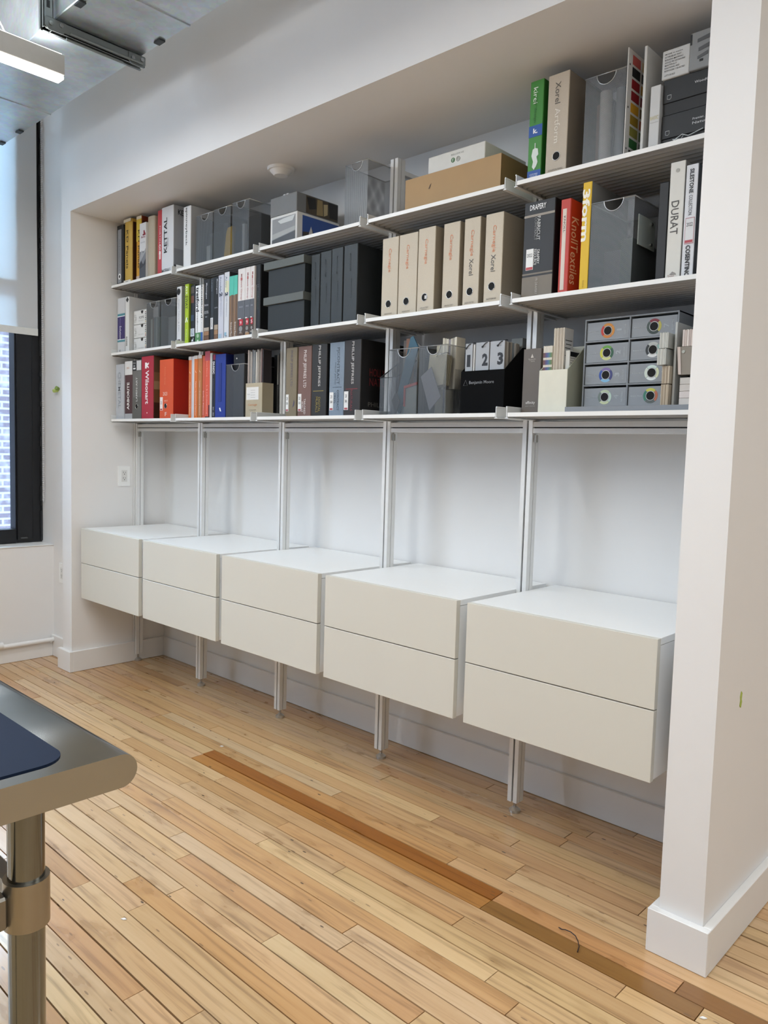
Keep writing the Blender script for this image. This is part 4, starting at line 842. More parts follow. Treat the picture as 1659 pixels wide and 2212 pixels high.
def file_basket(label, x0, x1, yf, hf, hb, dep):
    z0 = ZTOP['B'] + .0008; w = .0022; ye = min(yf + dep, .548)
    t = thing('mesh_file', label, 'basket', ((x0+x1)/2, (yf+ye)/2, z0), 'sloped wire mesh files')
    a0, a1 = x0 + w, x1 - w; b0, b1 = yf + w, ye - w; zf, zb = z0 + hf - w, z0 + hb - w; ym = b0 + (b1-b0)*.6
    panel(t, [(a0, z0 + w), (a1, z0 + w), (a1, zf), (a0, zf)], 'y', b0)
    panel(t, [(a0, z0 + w), (a1, z0 + w), (a1, zb), (a0, zb)], 'y', b1 - .0007)
    for xx in (a0, a1 - .0007): panel(t, [(b0 + .001, z0 + w), (b1 - .001, z0 + w), (b1 - .001, zb), (ym, zb), (b0 + .001, zf)], 'x', xx)
    MB().tube([(a0, b0, zf), (a1, b0, zf), (a1, ym, zb), (a1, b1, zb), (a0, b1, zb), (a0, ym, zb)], w, 8, True).build('rim', mat('#4c4f52', .4, .6), t)
    return t
file_basket('sloped wire mesh file behind the beige sample box', 1.2370, 1.3240, .3930, .160, .28, .15)
file_basket('sloped wire mesh file at the left end of its bay beside the post', 2.0400, 2.1285, .2900, .150, .24, .24)

# ------------------------------------------------------------------ contents of the baskets
def slab(name, label, cat, x0, x1, y0, y1, z0, z1, col, rough=.5, group=None, c=.0008):
    return tag(MB().box(x0, x1, y0, y1, z0, z1, c).build(name, mat(col, rough), org=((x0+x1)/2, (y0+y1)/2, z0)), label, cat, group)
def card(name, label, cat, pts, y, th, col, lean=0.0, rough=.5):
    """flat card with outline pts (x,z), front at y, leaning back with height"""
    zb = min(p[1] for p in pts); V = []; n = len(pts)
    ar = sum(pts[i][0]*pts[(i+1) % n][1] - pts[(i+1) % n][0]*pts[i][1] for i in range(n))
    if ar < 0: pts = pts[::-1]
    for d in (0, th): V += [(x, y + d + lean*(z - zb), z) for x, z in pts]
    F = [tuple(range(n)), tuple(range(2*n-1, n-1, -1))] + [((i+1) % n, i, n+i, n+(i+1) % n) for i in range(n)]
    xc = sum(p[0] for p in pts)/n
    return tag(MB().add(V, F).build(name, mat(col, rough), org=(xc, y, zb)), label, cat)
zT, zM, zB = (ZTOP[k] + .0035 for k in 'TMB')
card('folder', 'mustard yellow folder inside the middle top row basket', 'folder', [(1.004, zT), (1.084, zT), (1.086, zT + .150), (1.078, zT + .156), (1.036, zT + .153), (1.025, zT + .130)], .275, .010, '#dcb42c')
slab('sample_strip', 'pale translucent sample strip inside the left top row basket', 'sample', .862, .892, .275, .285, zT, zT + .095, '#b9bcb8')
slab('sample_strip', 'pale grey sample strip inside the right top row basket', 'sample', 1.150, 1.168, .275, .29, zT, zT + .15, '#a9abaa')
slab('sample_box', 'dark grey carton inside the left top row basket', 'box', .82, .935, .32, .47, zT, zT + .17, '#6d6f70')
slab('sample_box', 'grey carton inside the middle top row basket', 'box', .966, 1.002, .30, .50, zT, zT + .19, '#5b5d5e')
slab('sample_box', 'charcoal carton inside the right top row basket', 'box', 1.115, 1.22, .33, .50, zT, zT + .20, '#505254')
rl = MB().cyl((2.962, .293, zT), (2.958, .293, zT + .225), .0185, n=24); rl.cyl((3.0, .305, zT), (2.998, .305, zT + .23), .017, n=24)
tag(MB().cyl((2.962, .293, zT), (2.958, .293, zT + .225), .0185, n=24).build('clear_roll', mat('#d8d6d0', .25), org=(2.962, .293, zT)), 'pale rolled sheet in the top row basket next to the colour cards', 'roll')
tag(MB().cyl((3.002, .310, zT), (3.0, .310, zT + .23), .016, n=24).build('clear_roll', mat('#9c9fa3', .3), org=(3.002, .31, zT)), 'grey rolled sheet behind the pale roll in the top row basket', 'roll')
tag(MB().cyl((2.932, .312, zT), (2.930, .312, zT + .20), .011, n=20).build('clear_roll', mat('#8a6d5c', .5), org=(2.932, .31, zT)), 'slim brown tube beside the pale roll in the top row basket', 'roll')
# middle row, bay 1
for k, (x0, x1, h, col) in enumerate(((.334, .350, .165, '#b7c0b8'), (.3515, .366, .170, '#8d8078'), (.3675, .384, .17, '#7d8c8c'), (.3855, .402, .172, '#9aa8a4'), (.4035, .420, .17, '#6c7674'), (.4215, .438, .17, '#7b8a86'))):
    slab('sample_card', ['first', 'second', 'third', 'fourth', 'fifth', 'sixth'][k] + ' upright sample card from the left inside the middle row basket', 'sample', x0, x1, .280, .47, zM, zM + h, col, group='upright sample cards')
slab('sample_tile', 'pale tile resting on the upright sample cards', 'sample', .350, .400, .285, .33, zM + .1732, zM + .225, '#b9babb')
slab('sample_tile', 'charcoal tile beside the pale tile on the upright sample cards', 'sample', .4035, .444, .285, .40, zM + .1732, zM + .235, '#4a4b50')
slab('sample_pack', 'grey sample pack inside the basket next to the slim white binder', 'sample', .478, .588, .30, .47, zM, zM + .165, '#8b9090')
# middle row, bay 5
slab('sample_block', 'dark green sample block inside the basket beside the tall yellow book', 'sample', 3.045, 3.082, .262, .44, zM, zM + .14, '#25402f')
slab('sample_block', 'charcoal sample block inside the basket beside the tall yellow book', 'sample', 2.972, 3.035, .30, .44, zM, zM + .12, '#3d3f42')
ac = thing('acrylic_plate', 'clear acrylic plate with two bolts hung in the basket beside the yellow book', 'sample', (3.0965, .34, zM + .10))
MB().box(3.0955, 3.0990, .262, .372, zM + .118, zM + .205, .0008).build('plate', mat('#a9b2ae', .12), ac)
for z in (.132, .192): MB().cyl((3.0990, .345, zM + z), (3.1030, .345, zM + z), .005, n=12).build('bolt', STEEL, ac)
# bottom row, bay 2
book('ring_binder', 'black binder standing inside the basket beside the royal blue binder', 'B', 1.0620, 1.1480, .300, .300, .22, '#1d1e21', [('c', .3, .93, .004, '#d0d0d0')], z0=zB)
# bottom row, bay 4, basket of packaging
card('packaging_card', 'teal packaging card sticking out of the wire mesh basket', 'card', [(2.150, zB + .03), (2.178, zB), (2.262, zB + .245), (2.235, zB + .288), (2.222, zB + .284)], .262, .004, '#2a5568')
card('packaging_card', 'grey green packaging panel leaning inside the basket of blue packaging', 'card', [(2.152, zB), (2.196, zB), (2.226, zB + .19), (2.196, zB + .20)], .2705, .003, '#7d9296')
card('packaging_card', 'red edged clear pack in the basket of blue packaging', 'card', [(2.206, zB), (2.268, zB), (2.268, zB + .108), (2.206, zB + .094)], .256, .003, '#8d938e')
card('red_band', 'red strap across the clear pack in the mesh basket', 'strap', [(2.204, zB + .095), (2.270, zB + .108), (2.270, zB + .118), (2.204, zB + .105)], .252, .003, '#b8473c')
card('red_band', 'upright red strap beside the clear pack in the mesh basket', 'strap', [(2.204, zB + .03), (2.212, zB + .028), (2.212, zB + .094), (2.204, zB + .094)], .252, .003, '#a8443c')
card('packaging_card', 'dark diamond shaped card low in the basket of blue packaging', 'card', [(2.146, zB + .052), (2.166, zB + .085), (2.186, zB + .05), (2.168, zB + .002)], .251, .003, '#333c3f')
slab('sample_strip', 'brown sample strip standing at the back of the basket of blue packaging', 'sample', 2.158, 2.176, .31, .34, zB, zB + .290, '#8a5f45')
slab('sample_strip', 'taupe sample strip standing at the back left of the basket of blue packaging', 'sample', 2.140, 2.156, .315, .345, zB, zB + .285, '#5d554d')
card('sample_card', 'grey pointed card rising behind the teal packaging card', 'card', [(2.196, zB), (2.24, zB), (2.236, zB + .245), (2.198, zB + .275)], .33, .004, '#77746c')
# basket of tags
tg = thing('tag_deck', 'cream chained tag deck hanging in the right bottom row basket', 'tag deck', (2.35, .30, zB))
V_ = [(2.318, zB + .215), (2.398, zB + .21), (2.384, zB + .105), (2.306, zB + .095)]
def sheet(t, nm, pts, y, th, col): MB().prism(pts, 'y', y, y + th).build(nm, mat(col, .6), t)
sheet(tg, 'cover_card', V_, .262, .003, '#cfc8ac')
for k in range(5): sheet(tg, 'tag_card', [(x + .0022*(k+1), z - .001*k) for x, z in V_], .2655 + k*.0034, .003, ['#bdb594', '#a9a184', '#c6bea0', '#b3a988', '#c9c2a6'][k])
MB().tube([(2.352, .2605, zB + .205), (2.362, .256, zB + .212), (2.378, .258, zB + .213), (2.394, .262, zB + .218), (2.404, .268, zB + .214)], .0014, 6).build('chain', STEEL, tg)
st2 = thing('swatch_stack', 'fanned pale swatch stack standing up out of the tag basket', 'swatch stack', (2.385, .29, zB))
for k in range(7): sheet(st2, 'swatch', [(2.352 + .0088*k, zB + .09), (2.3600 + .0088*k, zB + .09), (2.3615 + .0092*k, zB + .268 + .0022*abs(k-3)), (2.3530 + .0092*k, zB + .268 + .0022*abs(k-3))], .292 + .001*(k % 2), .05, ['#d6d0bc', '#b9b2a0', '#cfc9b8', '#8f8b90', '#c9c2b0', '#a8a294', '#ddd8c8'][k])
card('sample_card', 'plain lavender grey card leaning at the front of the tag basket', 'card', [(2.2905, zB + .135), (2.338, zB + .168), (2.386, zB + .06), (2.336, zB + .012)], .2475, .003, '#8b8b93')
tag(MB().cyl((2.396, .285, zB), (2.394, .285, zB + .085), .0165, n=22).build('sample_cylinder', mat('#8a877a', .45), org=(2.396, .285, zB)), 'short khaki cylinder at the right of the tag basket', 'sample')
slab('sample_card', 'tall khaki card at the back of the tag basket', 'card', 2.318, 2.352, .30, .305, zB, zB + .25, '#a9a48f')

# ------------------------------------------------------------------ boxes, top row
def carton(label, x0, x1, y0, y1, z0, z1, col, flap=None, cat='box', name='carton'):
    t = thing(name, label, cat, ((x0+x1)/2, (y0+y1)/2, z0)); MB().box(x0, x1, y0, y1, z0, z1, .002).build('body', mat(col, .65), t); return t
t3 = carton('white framed box printed with photographs under a grey box', 1.3780, 1.5585, .260, .505, ZTOP['T'] + .0006, 2.2885, '#d9d9d6')
def panelx(t, x, y0, y1, z0, z1, col, nm='printed_panel'): MB().box(x, x + .0006, y0, y1, z0, z1).build(nm, mat(col, .4), t)
def panely(t, y, x0, x1, z0, z1, col, nm='printed_panel'): MB().box(x0, x1, y - .0006, y, z0, z1).build(nm, mat(col, .4), t)
def polyy(t, y, pts, col, nm='printed_panel'): MB().prism(pts, 'y', y - .0012, y - .0006).build(nm, mat(col, .4), t)
def polyx(t, x, pts, col, nm='printed_panel'): MB().prism(pts, 'x', x + .0006, x + .0012).build(nm, mat(col, .4), t)
z0 = ZTOP['T']
panely(t3, .260, 1.392, 1.548, z0 + .008, z0 + .124, '#8d8f90'); polyy(t3, .260, [(1.392, z0 + .035), (1.548, z0 + .055), (1.548, z0 + .01), (1.392, z0 + .01)], '#4e5053'); polyy(t3, .260, [(1.392, z0 + .06), (1.548, z0 + .075), (1.548, z0 + .058), (1.392, z0 + .038)], '#a9aaa8')
polyy(t3, .260, [(1.43, z0 + .112), (1.47, z0 + .118), (1.545, z0 + .122), (1.53, z0 + .10), (1.45, z0 + .098)], '#c6cac9', 'plastic_wrap')
panelx(t3, 1.5585, .290, .500, z0 + .006, z0 + .124, '#2b4f96')
polyx(t3, 1.5585, [(.292, z0 + .008), (.292, z0 + .055), (.33, z0 + .060), (.345, z0 + .075), (.352, z0 + .058), (.385, z0 + .05), (.395, z0 + .02), (.41, z0 + .008)], '#3c352c'); polyx(t3, 1.5592, [(.325, z0 + .05), (.338, z0 + .085), (.35, z0 + .05)], '#d9d6cf'); polyx(t3, 1.5592, [(.31, z0 + .01), (.318, z0 + .045), (.335, z0 + .045), (.34, z0 + .01)], '#a98a58')
polyx(t3, 1.5585, [(.42, z0 + .06), (.498, z0 + .05), (.498, z0 + .008), (.42, z0 + .008)], '#7c8694')
t3b = carton('plain grey box with a photo collage on its side, stacked on the white framed box', 1.3755, 1.5545, .260, .500, 2.2892, 2.3700, '#77797a')
panelx(t3b, 1.5545, .312, .498, 2.293, 2.366, '#4a4030')
polyx(t3b, 1.5545, [(.315, 2.36), (.365, 2.363), (.37, 2.32), (.33, 2.31)], '#1f1c18'); polyx(t3b, 1.5545, [(.375, 2.363), (.405, 2.363), (.41, 2.30), (.372, 2.296)], '#9a8558'); polyx(t3b, 1.5545, [(.44, 2.365), (.497, 2.365), (.497, 2.30), (.45, 2.30)], '#16130f'); polyx(t3b, 1.5545, [(.412, 2.35), (.436, 2.355), (.436, 2.31), (.415, 2.30)], '#b9a67c')
t4 = carton('long brown cardboard box beneath a flat white box', 2.1760, 2.6000, .262, .520, ZTOP['T'] + .0006, 2.2822, '#a98a62')
MB().box(2.1745, 2.6015, .2610, .2625, ZTOP['T'] + .001, 2.281, .0004).build('front_flap', mat('#b5956b', .7, 0, .05, 14), t4)
polyy(t4, .2606, [(2.288, ZTOP['T'] + .074), (2.292, ZTOP['T'] + .074), (2.3005, ZTOP['T'] + .091), (2.295, ZTOP['T'] + .087)], '#4c341c', 'tear')
MB().box(2.6001, 2.6012, .264, .518, ZTOP['T'] + .002, 2.281).build('side_flap', mat('#8a6c44', .7), t4)
t5 = carton('flat white box with two round social icons lying on the cardboard box', 2.2745, 2.5265, .270, .520, 2.2826, 2.3415, '#dcdcd6')
text(t5, 'FOLLOW US', (2.408, .2692, 2.3265), X, Z, .055, .006, mat('#8a8d86', .6))
MB().cyl((2.389, .270, 2.308), (2.389, .2694, 2.308), .0085, n=20).build('round_icon', mat('#3f6b3c', .5), t5)
text(t5, 'f', (2.389, .2690, 2.308), X, Z, .005, .011, mat('#e6ebe2', .6))
MB().tube([(2.412 + .0078*math.cos(a)*(1 if abs(math.cos(a)) < .9 else 1), .2694, 2.308 + .0078*math.sin(a)) for a in [2*math.pi*k/20 for k in range(20)]], .0008, 4, True).build('outline_icon', mat('#6a6d66', .6), t5)
MB().tube([(2.412 + .0036*math.cos(a), .2694, 2.308 + .0036*math.sin(a)) for a in [2*math.pi*k/14 for k in range(14)]], .0007, 4, True).build('outline_icon', mat('#6a6d66', .6), t5)
# colour boards
cbd = thing('colour_board', 'thin colour sample board with square chips beside the top row basket', 'colour board', (3.049, .38, ZTOP['T']))
MB().box(3.0455, 3.0490, .246, .455, ZTOP['T'] + .0006, 2.4675, .0006).build('board', mat('#d2d0cb', .5), cbd)
for k, col in enumerate(['#1a191a', '#2f6b38', '#8f8a3e', '#9c7d1c', '#d09a22', '#8c1420', '#93101d', '#101012', '#c1544c']):
    z = ZTOP['T'] + .008 + k*.0335
    for q in range(3):
        MB().box(3.0490, 3.0496, .272 + q*.06, .322 + q*.06, z, z + .026).build('colour_chip', mat(col if q == 0 else ['#6d5a3c', '#3a4a5c', '#7c2f35', '#8b8b88', '#b98c3a', '#5a6b4a', '#303236', '#a45a3c', '#c9b38c'][(k*2 + q) % 9], .4), cbd)
for z in (.033, .15, .27): MB().cyl((3.0490, .256, ZTOP['T'] + z), (3.0494, .256, ZTOP['T'] + z), .003, n=10).build('punch_hole', BLACK, cbd)
tag(MB().box(3.0950, 3.1035, .250, .50, ZTOP['T'] + .0006, 2.4565, .001).build('foam_board', mat('#cfcec9', .6), org=(3.099, .37, ZTOP['T'])), 'thick white foam board standing between colour chips and a slim white box', 'board')
book('slim_box', 'slim white box with a barcode at its foot, beside the black boxes', 'T', 3.1175, 3.1470, .185, .255, .24, '#cfcfcd', [('t', 'BASIC', .5, .52, .024, .010, 'f', '#c9c08c'), ('p', .1, .9, .45, .456, '#b9b9b7')] + [('p', .18 + .085*k, .18 + .085*k + [.03, .05, .025, .045, .03, .05, .03, .04][k], .03, .10, '#3b3b3b', 'barcode_bar') for k in range(8)], kind='case', cat='box')
def black_box(label, z0, z1, tx):
    x0, x1, y0, y1 = 3.1490, 3.3190, .268, .520; t = thing('lidded_box', label, 'box', ((x0+x1)/2, .39, z0), 'black lidded sample boxes')
    zl = z0 + (z1-z0)*.30
    MB().box(x0 + .002, x1 - .002, y0 + .002, y1 - .002, z0, zl + .004, .001).build('tray', mat('#1d1e20', .5), t)
    MB().box(x0, x1, y0, y1, zl + .0045, z1, .0012).build('lid', mat('#222426', .5), t)
    MB().tube([(x0 + .018 + a, y0 - .0005, zl + .019 + b) for a, b in ((-.005, .006), (.006, .006), (.006, -.003), (.002, -.006), (-.005, -.004))], .0009, 4, True).build('emblem', mat('#c9cacb', .5), t)
    for k, s in enumerate(tx): text(t, s, (x0 + .118, y0 - .0006, zl + .040 - k*.011), X, Z, .058, .007, mat('#d0d1d2', .5))
    return t
zt_ = ZTOP['T'] + .0006
black_box('lower black lidded sample box with a crumpled plastic wrapper', zt_, zt_ + .098, ['Premier, Coast', 'Naturals'])
black_box('upper black lidded sample box under a white printed carton', zt_ + .0985, zt_ + .196, ['WoodGrain'])
wr = MB().tube([(3.182, .2665, zt_ + .020), (3.20, .2635, zt_ + .028), (3.212, .2645, zt_ + .034), (3.23, .264, zt_ + .026), (3.27, .2642, zt_ + .036)], .0013, 5); wr.tube([(3.185, .265, zt_ + .026), (3.21, .2635, zt_ + .022), (3.215, .2645, zt_ + .030)], .0011, 5)
tag(wr.build('plastic_wrapper', mat('#d6d9da', .15), org=(3.22, .264, zt_ + .02)), 'crumpled clear wrapper on the front of the lower black box', 'wrapper')
zq = zt_ + .1965
tw = carton('white carton printed with small grey text on the black boxes', 3.1440, 3.2225, .262, .34, zq, zq + .079, '#cdcdca')
for k, s in enumerate(['MADE to inspire', 'IN THE BELIEF THAT', 'BUILDING MATERIALS', 'SHOULD BE SUSTAINABLE', 'BEAUTIFULLY', 'FUNCTIONAL AND', 'RESPONSIBLY SELECTED']):
    text(tw, s, (3.152 + (.05, .046, .052, .058, .034, .042, .058)[k]/2, .2612, zq + .067 - k*.0075), X, Z, (.05, .046, .052, .058, .034, .042, .058)[k], .0044, mat('#4b4d50', .6))
text(tw, "LET'S BUILD", (3.168, .2612, zq + .010), X, Z, .030, .0044, mat('#4b4d50', .6))
tm = carton('grey marbled sample packet beside the white printed carton', 3.2240, 3.3000, .258, .33, zq, zq + .100, '#8f9191', name='sample_packet')
for k, (a, b, c_, d) in enumerate(((.02, .07, .070, .082), (.024, .06, .046, .058), (.022, .05, .026, .036))): polyy(tm, .258, [(3.224 + a, zq + c_), (3.224 + b, zq + c_ + .006), (3.224 + b, zq + d + .006), (3.224 + a, zq + d - .003)], '#5a5c5e', 'printed_panel')
MB().box(3.2242, 3.2290, .2572, .2578, zq + .068, zq + .096).build('spine_print', mat('#2c2e30', .5), tm); MB().box(3.252, 3.262, .2570, .2578, zq + .018, zq + .024).build('spine_print', mat('#1a1b1c', .5), tm)

# ------------------------------------------------------------------ middle row: small drawer box and dark lidded boxes
dr = thing('drawer_box', 'small white box of three drawers between binder and mesh basket', 'drawer box', (.24, .38, ZTOP['M']))
x0, x1, y0, y1 = .1745, .3105, .270, .50; z0 = ZTOP['M'] + .0006; H3 = .2245
c = MB(); c.box(x0, x0 + .002, y0, y1, z0, z0 + H3); c.box(x1 - .002, x1, y0, y1, z0, z0 + H3); c.box(x0, x1, y0, y1, z0 + H3 - .003, z0 + H3); c.box(x0, x1, y1 - .002, y1, z0, z0 + H3); c.box(x0, x1, y0, y1, z0, z0 + .002); c.build('body', mat('#c9c9c7', .5), dr)
for k in range(3):
    a = z0 + .003 + k*.0735; b_ = a + .0705
    f_ = MB().box(x0 + .003, x1 - .003, y0 - .002, y1 - .02, a, b_, .0008).build('drawer', mat('#dfdfdc', .5), dr)
    MB().prism([(x1 - .045 + .012*math.cos(q), b_ - .001 + .016*math.sin(q)) for q in [math.pi + math.pi*j/10 for j in range(11)]], 'y', y0 - .0028, y0 - .0021).build('finger_notch', BLACK, f_)
    for qx, qz in ((.018, .045), (.018, .018), (.026, .030)): MB().tube([(x0 + qx + a_, y0 - .0025, a + qz + b2) for a_, b2 in ((-.006, -.006), (.006, -.006), (.006, .008), (-.006, .008))], .0007, 4, True).build('printed_outline', mat('#8a8a88', .5), f_)
    if k == 2: text(f_, 'ROPPE', (x0 + .085, y0 - .0026, a + .034), X, Z, .050, .013, mat('#55585c', .5))
    text(f_, 'rubber wall base', (x0 + .080, y0 - .0026, a + .018), X, Z, .055, .005, mat('#a9aaa8', .5))
    for j in range(6): MB().box(x1 - .012, x1 - .004, y0 - .0027, y0 - .0021, a + .006 + j*.010, a + .012 + j*.010).build('swatch_chip', mat(['#3b3c3e', '#7a3c36', '#b79a62', '#56635c', '#2d2e30', '#8a8d8e'][(j + k) % 6], .5), f_)
def lidbox(label, z0, z1):
    x0, x1, y0, y1 = 1.3690, 1.6380, .234, .500
    t = thing('lidded_box', label, 'box', ((x0+x1)/2, .37, z0), 'dark grey lidded boxes'); g_ = .010
    MB().box(x0 + g_ + .012, x1 - g_*.3, y0 + g_, y1 - g_, z0, z1 - .034, .0012).build('body', mat('#22282a', .6, 0, .05, 200), t)
    MB().box(x0, x1, y0, y1, z1 - .0335, z1, .0012).build('lid', mat('#5d625f', .55, 0, .05, 200), t); return t
za = ZTOP['M'] + .0006
lidbox('lower dark box with a grey lid beside the slate binders', za, za + .1555)
lidbox('upper dark box with a grey lid beside the slate binders', za + .156, za + .3065)

# ------------------------------------------------------------------ bottom row: sample file, decks, drawers
z0 = ZTOP['B'] + .0006
def open_file(name, label, x0, x1, y0, y1, hf, hb, yk, col, col2, th=.0035, rg=.5):
    t = thing(name, label, 'magazine file', ((x0+x1)/2, (y0+y1)/2, z0))
    MB().box(x0, x1, y0, y0 + th, z0, z0 + hf, .0008).build('front', mat(col, rg, spec=.5 if rg < .8 else .15), t)
    sd_ = [(y0 + th, z0), (y1, z0), (y1, z0 + hb), (yk, z0 + hb), (y0 + th, z0 + hf)]
    MB().prism(sd_, 'x', x0, x0 + th).build('side', mat(col2, rg, spec=.5 if rg < .8 else .15), t); MB().prism(sd_, 'x', x1 - th, x1).build('side', mat(col2, rg, spec=.5 if rg < .8 else .15), t)
    MB().box(x0 + th, x1 - th, y1 - th, y1, z0, z0 + hb).build('back', mat(col, rg, spec=.5 if rg < .8 else .15), t); MB().box(x0 + th, x1 - th, y0 + th, y1 - th, z0, z0 + th).build('bottom', mat(col, rg, spec=.5 if rg < .8 else .15), t)
    return t
bf = open_file('sample_file', 'beige open sample box with a paper note, full of upright swatches', 1.1940, 1.3180, .275, .340, .1585, .1585, .32, '#b5a98f', '#a0947c')
MB().box(1.2020, 1.2930, .2742, .2748, z0 + .082, z0 + .140).build('paper_note', mat('#e3e2de', .6), bf)
text(bf, 'Textiles', (1.218, .2738, z0 + .108), X, Z, .022, .005, mat('#9a9a98', .6))
for k in range(4): MB().box(1.235, 1.268, .2737, .2741, z0 + .092 + k*.011, z0 + .0935 + k*.011).build('note_line', mat('#a9a9a7', .6), bf)
text(bf, 'Carnegie', (1.2500, .2742, z0 + .058), X, Z, .066, .013, mat('#c98a5c', .6)); text(bf, 'UPHOLSTERY', (1.2500, .2742, z0 + .035), X, Z, .055, .004, mat('#6b6252', .6)); text(bf, 'Patterns', (1.2500, .2742, z0 + .026), X, Z, .036, .004, mat('#6b6252', .6))
sw = ['#b8aba2', '#8d8782', '#c9c4bb', '#a39a92', '#7f858a', '#b4b4b0', '#6c7276', '#d4d0c8', '#9a9288', '#aaa49a', '#857c74', '#b9b0a4', '#7c6560', '#2a2426']
for k, col in enumerate(sw):
    xa = 1.1985 + k*.0082
    slab('swatch', '%s upright fabric swatch from the left in the beige sample box' % ['first', 'second', 'third', 'fourth', 'fifth', 'sixth', 'seventh', 'eighth', 'ninth', 'tenth', 'eleventh', 'twelfth', 'thirteenth', 'last'][k], 'swatch', xa, xa + .0074, .282 + .002*(k % 3), .332, z0 + .0045, z0 + .312 - .004*((k*5) % 4), col, group='upright fabric swatches', c=.0005)
slab('folder', 'black folder standing in the sloped mesh file behind the beige box', 'folder', 1.2420, 1.2640, .402, .535, z0 + .004, z0 + .300, '#1d1e21')
slab('folder', 'white sheet folder upright among the black folders', 'folder', 1.2700, 1.2740, .398, .535, z0 + .004, z0 + .298, '#d9d9d6')
slab('folder', 'glossy black folder right of the white sheet folder', 'folder', 1.2790, 1.3000, .402, .535, z0 + .004, z0 + .305, '#101114')
slab('folder', 'black folder at the right end of the sloped mesh file', 'folder', 1.3020, 1.3190, .402, .535, z0 + .004, z0 + .302, '#16171a')
# black Benjamin Moore holder with numbered fan decks
bh = open_file('deck_holder', 'black open holder with white lettering carrying numbered fan decks', 2.4620, 2.6465, .265, .445, .150, .232, .37, '#07080a', '#040405', rg=.85)
text(bh, 'Benjamin Moore', (2.552, .2642, z0 + .108), X, Z, .105, .014, mat('#85878a', .5))
MB().tube([(2.484 + a, .2644, z0 + .108 + b) for a, b in ((-.009, -.008), (.009, -.008), (0, .011))], .0009, 4, True).build('emblem', mat('#7a7c7f', .5), bh)
def deck(label, num, x0, x1, y0, h, nl, wl):
    t = thing('fan_deck', label, 'fan deck', ((x0+x1)/2, y0 + .04, z0 + .005), 'numbered fan decks')
    MB().box(x0, x1, y0, y0 + .003, z0 + .005, z0 + h, .0006).build('cover', mat('#a9adb2', .5), t)
    for k in range(nl): MB().box(x0 + .001, x1 - .001*(k % 2), y0 + .0036 + k*wl, y0 + .0036 + (k+.86)*wl, z0 + .006, z0 + h - .002 - .001*(k % 3), .0004).build('leaf', mat(['#8d857c', '#b9b4aa', '#6d6862', '#a39b8d', '#7d858a', '#c9c6bf', '#8f8a80'][k % 7], .6), t)
    text(t, num, (x1 - .016, y0 - .0005, z0 + h - .060), X, Z, .024 if num != '1' else .015, .042, mat('#15161a', .5))
    text(t, 'CLASSIC', (x1 - .018, y0 - .0005, z0 + h - .016), X, Z, .012, .003, mat('#4a4c50', .5))
    MB().tube([(x1 - .027, y0 - .002, z0 + h - .015), (x1 - .014, y0 - .003, z0 + h - .004), (x1 + .002, y0 + .006, z0 + h + .002), (x1 - .002, y0 + .02, z0 + h + .003)], .0013, 6).build('cord', BLACK, t)
    MB().cyl((x1 - .028, y0 - .0022, z0 + h - .016), (x1 - .028, y0 - .0003, z0 + h - .016), .0035, n=10).build('post', BLACK, t)
deck('grey fan deck marked with a large one', '1', 2.4680, 2.4990, .279, .247, 8, .011)
deck('grey fan deck marked with a large two', '2', 2.5125, 2.5690, .279, .2475, 8, .011)
deck('grey fan deck marked with a large three', '3', 2.5735, 2.6330, .279, .2475, 8, .011)
slab('fan_deck', 'white strip deck between the decks marked one and two', 'fan deck', 2.5010, 2.5070, .281, .36, z0 + .005, z0 + .243, '#d9d9d6')
slab('fan_deck', 'grey unmarked deck standing behind the deck marked three', 'fan deck', 2.590, 2.636, .381, .434, z0 + .005, z0 + .268, '#7d807d')
slab('fan_deck', 'grey unmarked deck standing behind the deck marked two', 'fan deck', 2.500, 2.560, .385, .434, z0 + .005, z0 + .262, '#6d6f72')
# white magazine file with fan decks
mf = open_file('magazine_file', 'cream white magazine file with a diagonal side, holding fan decks', 2.7880, 2.8905, .255, .445, .136, .232, .38, '#dfddcc', '#a6a896')
def fan(label, x0, x1, y0, dep, h, cols, kind):
    t = thing('fan_deck', label, 'fan deck', ((x0+x1)/2, y0 + dep/2, z0 + .004), 'decks in the magazine file'); n = len(cols); w = (x1-x0)/n
    for k, col in enumerate(cols):
        MB().box(x0 + k*w, x0 + (k+.93)*w, y0, y0 + dep, z0 + .004, z0 + h - .0008*(k % 2), .0004).build('leaf', mat('#d8d3c6' if kind == 'strip' else col, .6), t)
        if kind == 'strip':
            for q in range(3): MB().box(x0 + k*w, x0 + (k+.93)*w, y0 - .0006, y0, z0 + h - .037 - q*.023, z0 + h - .022 - q*.023).build('colour_chip', mat(col, .5), t)
    return t
fan('striped colour deck at the left of the magazine file', 2.7960, 2.8290, .262, .05, .214, ['#6e4c46', '#6a4a52', '#5d5278', '#54588a', '#4d6c94', '#4f7c84', '#5d8464', '#6f7c50'], 'strip')
tall = fan('tall cream deck rising above the magazine file', 2.8300, 2.8680, .266, .055, .268, ['#cfc6b4', '#b4a998', '#c9bfae', '#ab9f8e', '#c4baaa', '#b0a594', '#cbc2b2'], 'plain')
for k in range(6): MB().box(2.8682, 2.8688, .272 + .004*(k % 2), .312 - .004*(k % 3), z0 + .228 - k*.012, z0 + .2305 - k*.012).build('printed_line', mat('#4a4a48', .5), tall)
MB().box(2.8679, 2.8684, .268, .320, z0 + .15, z0 + .266).build('cover_print', mat('#c3c3c0', .5), tall)
lst = thing('fan_deck', 'ruled white card deck at the right of the magazine file', 'fan deck', (2.877, .30, z0 + .004), 'decks in the magazine file')
MB().box(2.8710, 2.8860, .272, .345, z0 + .004, z0 + .196, .0006).build('card_block', mat('#c9c8c0', .5), lst)
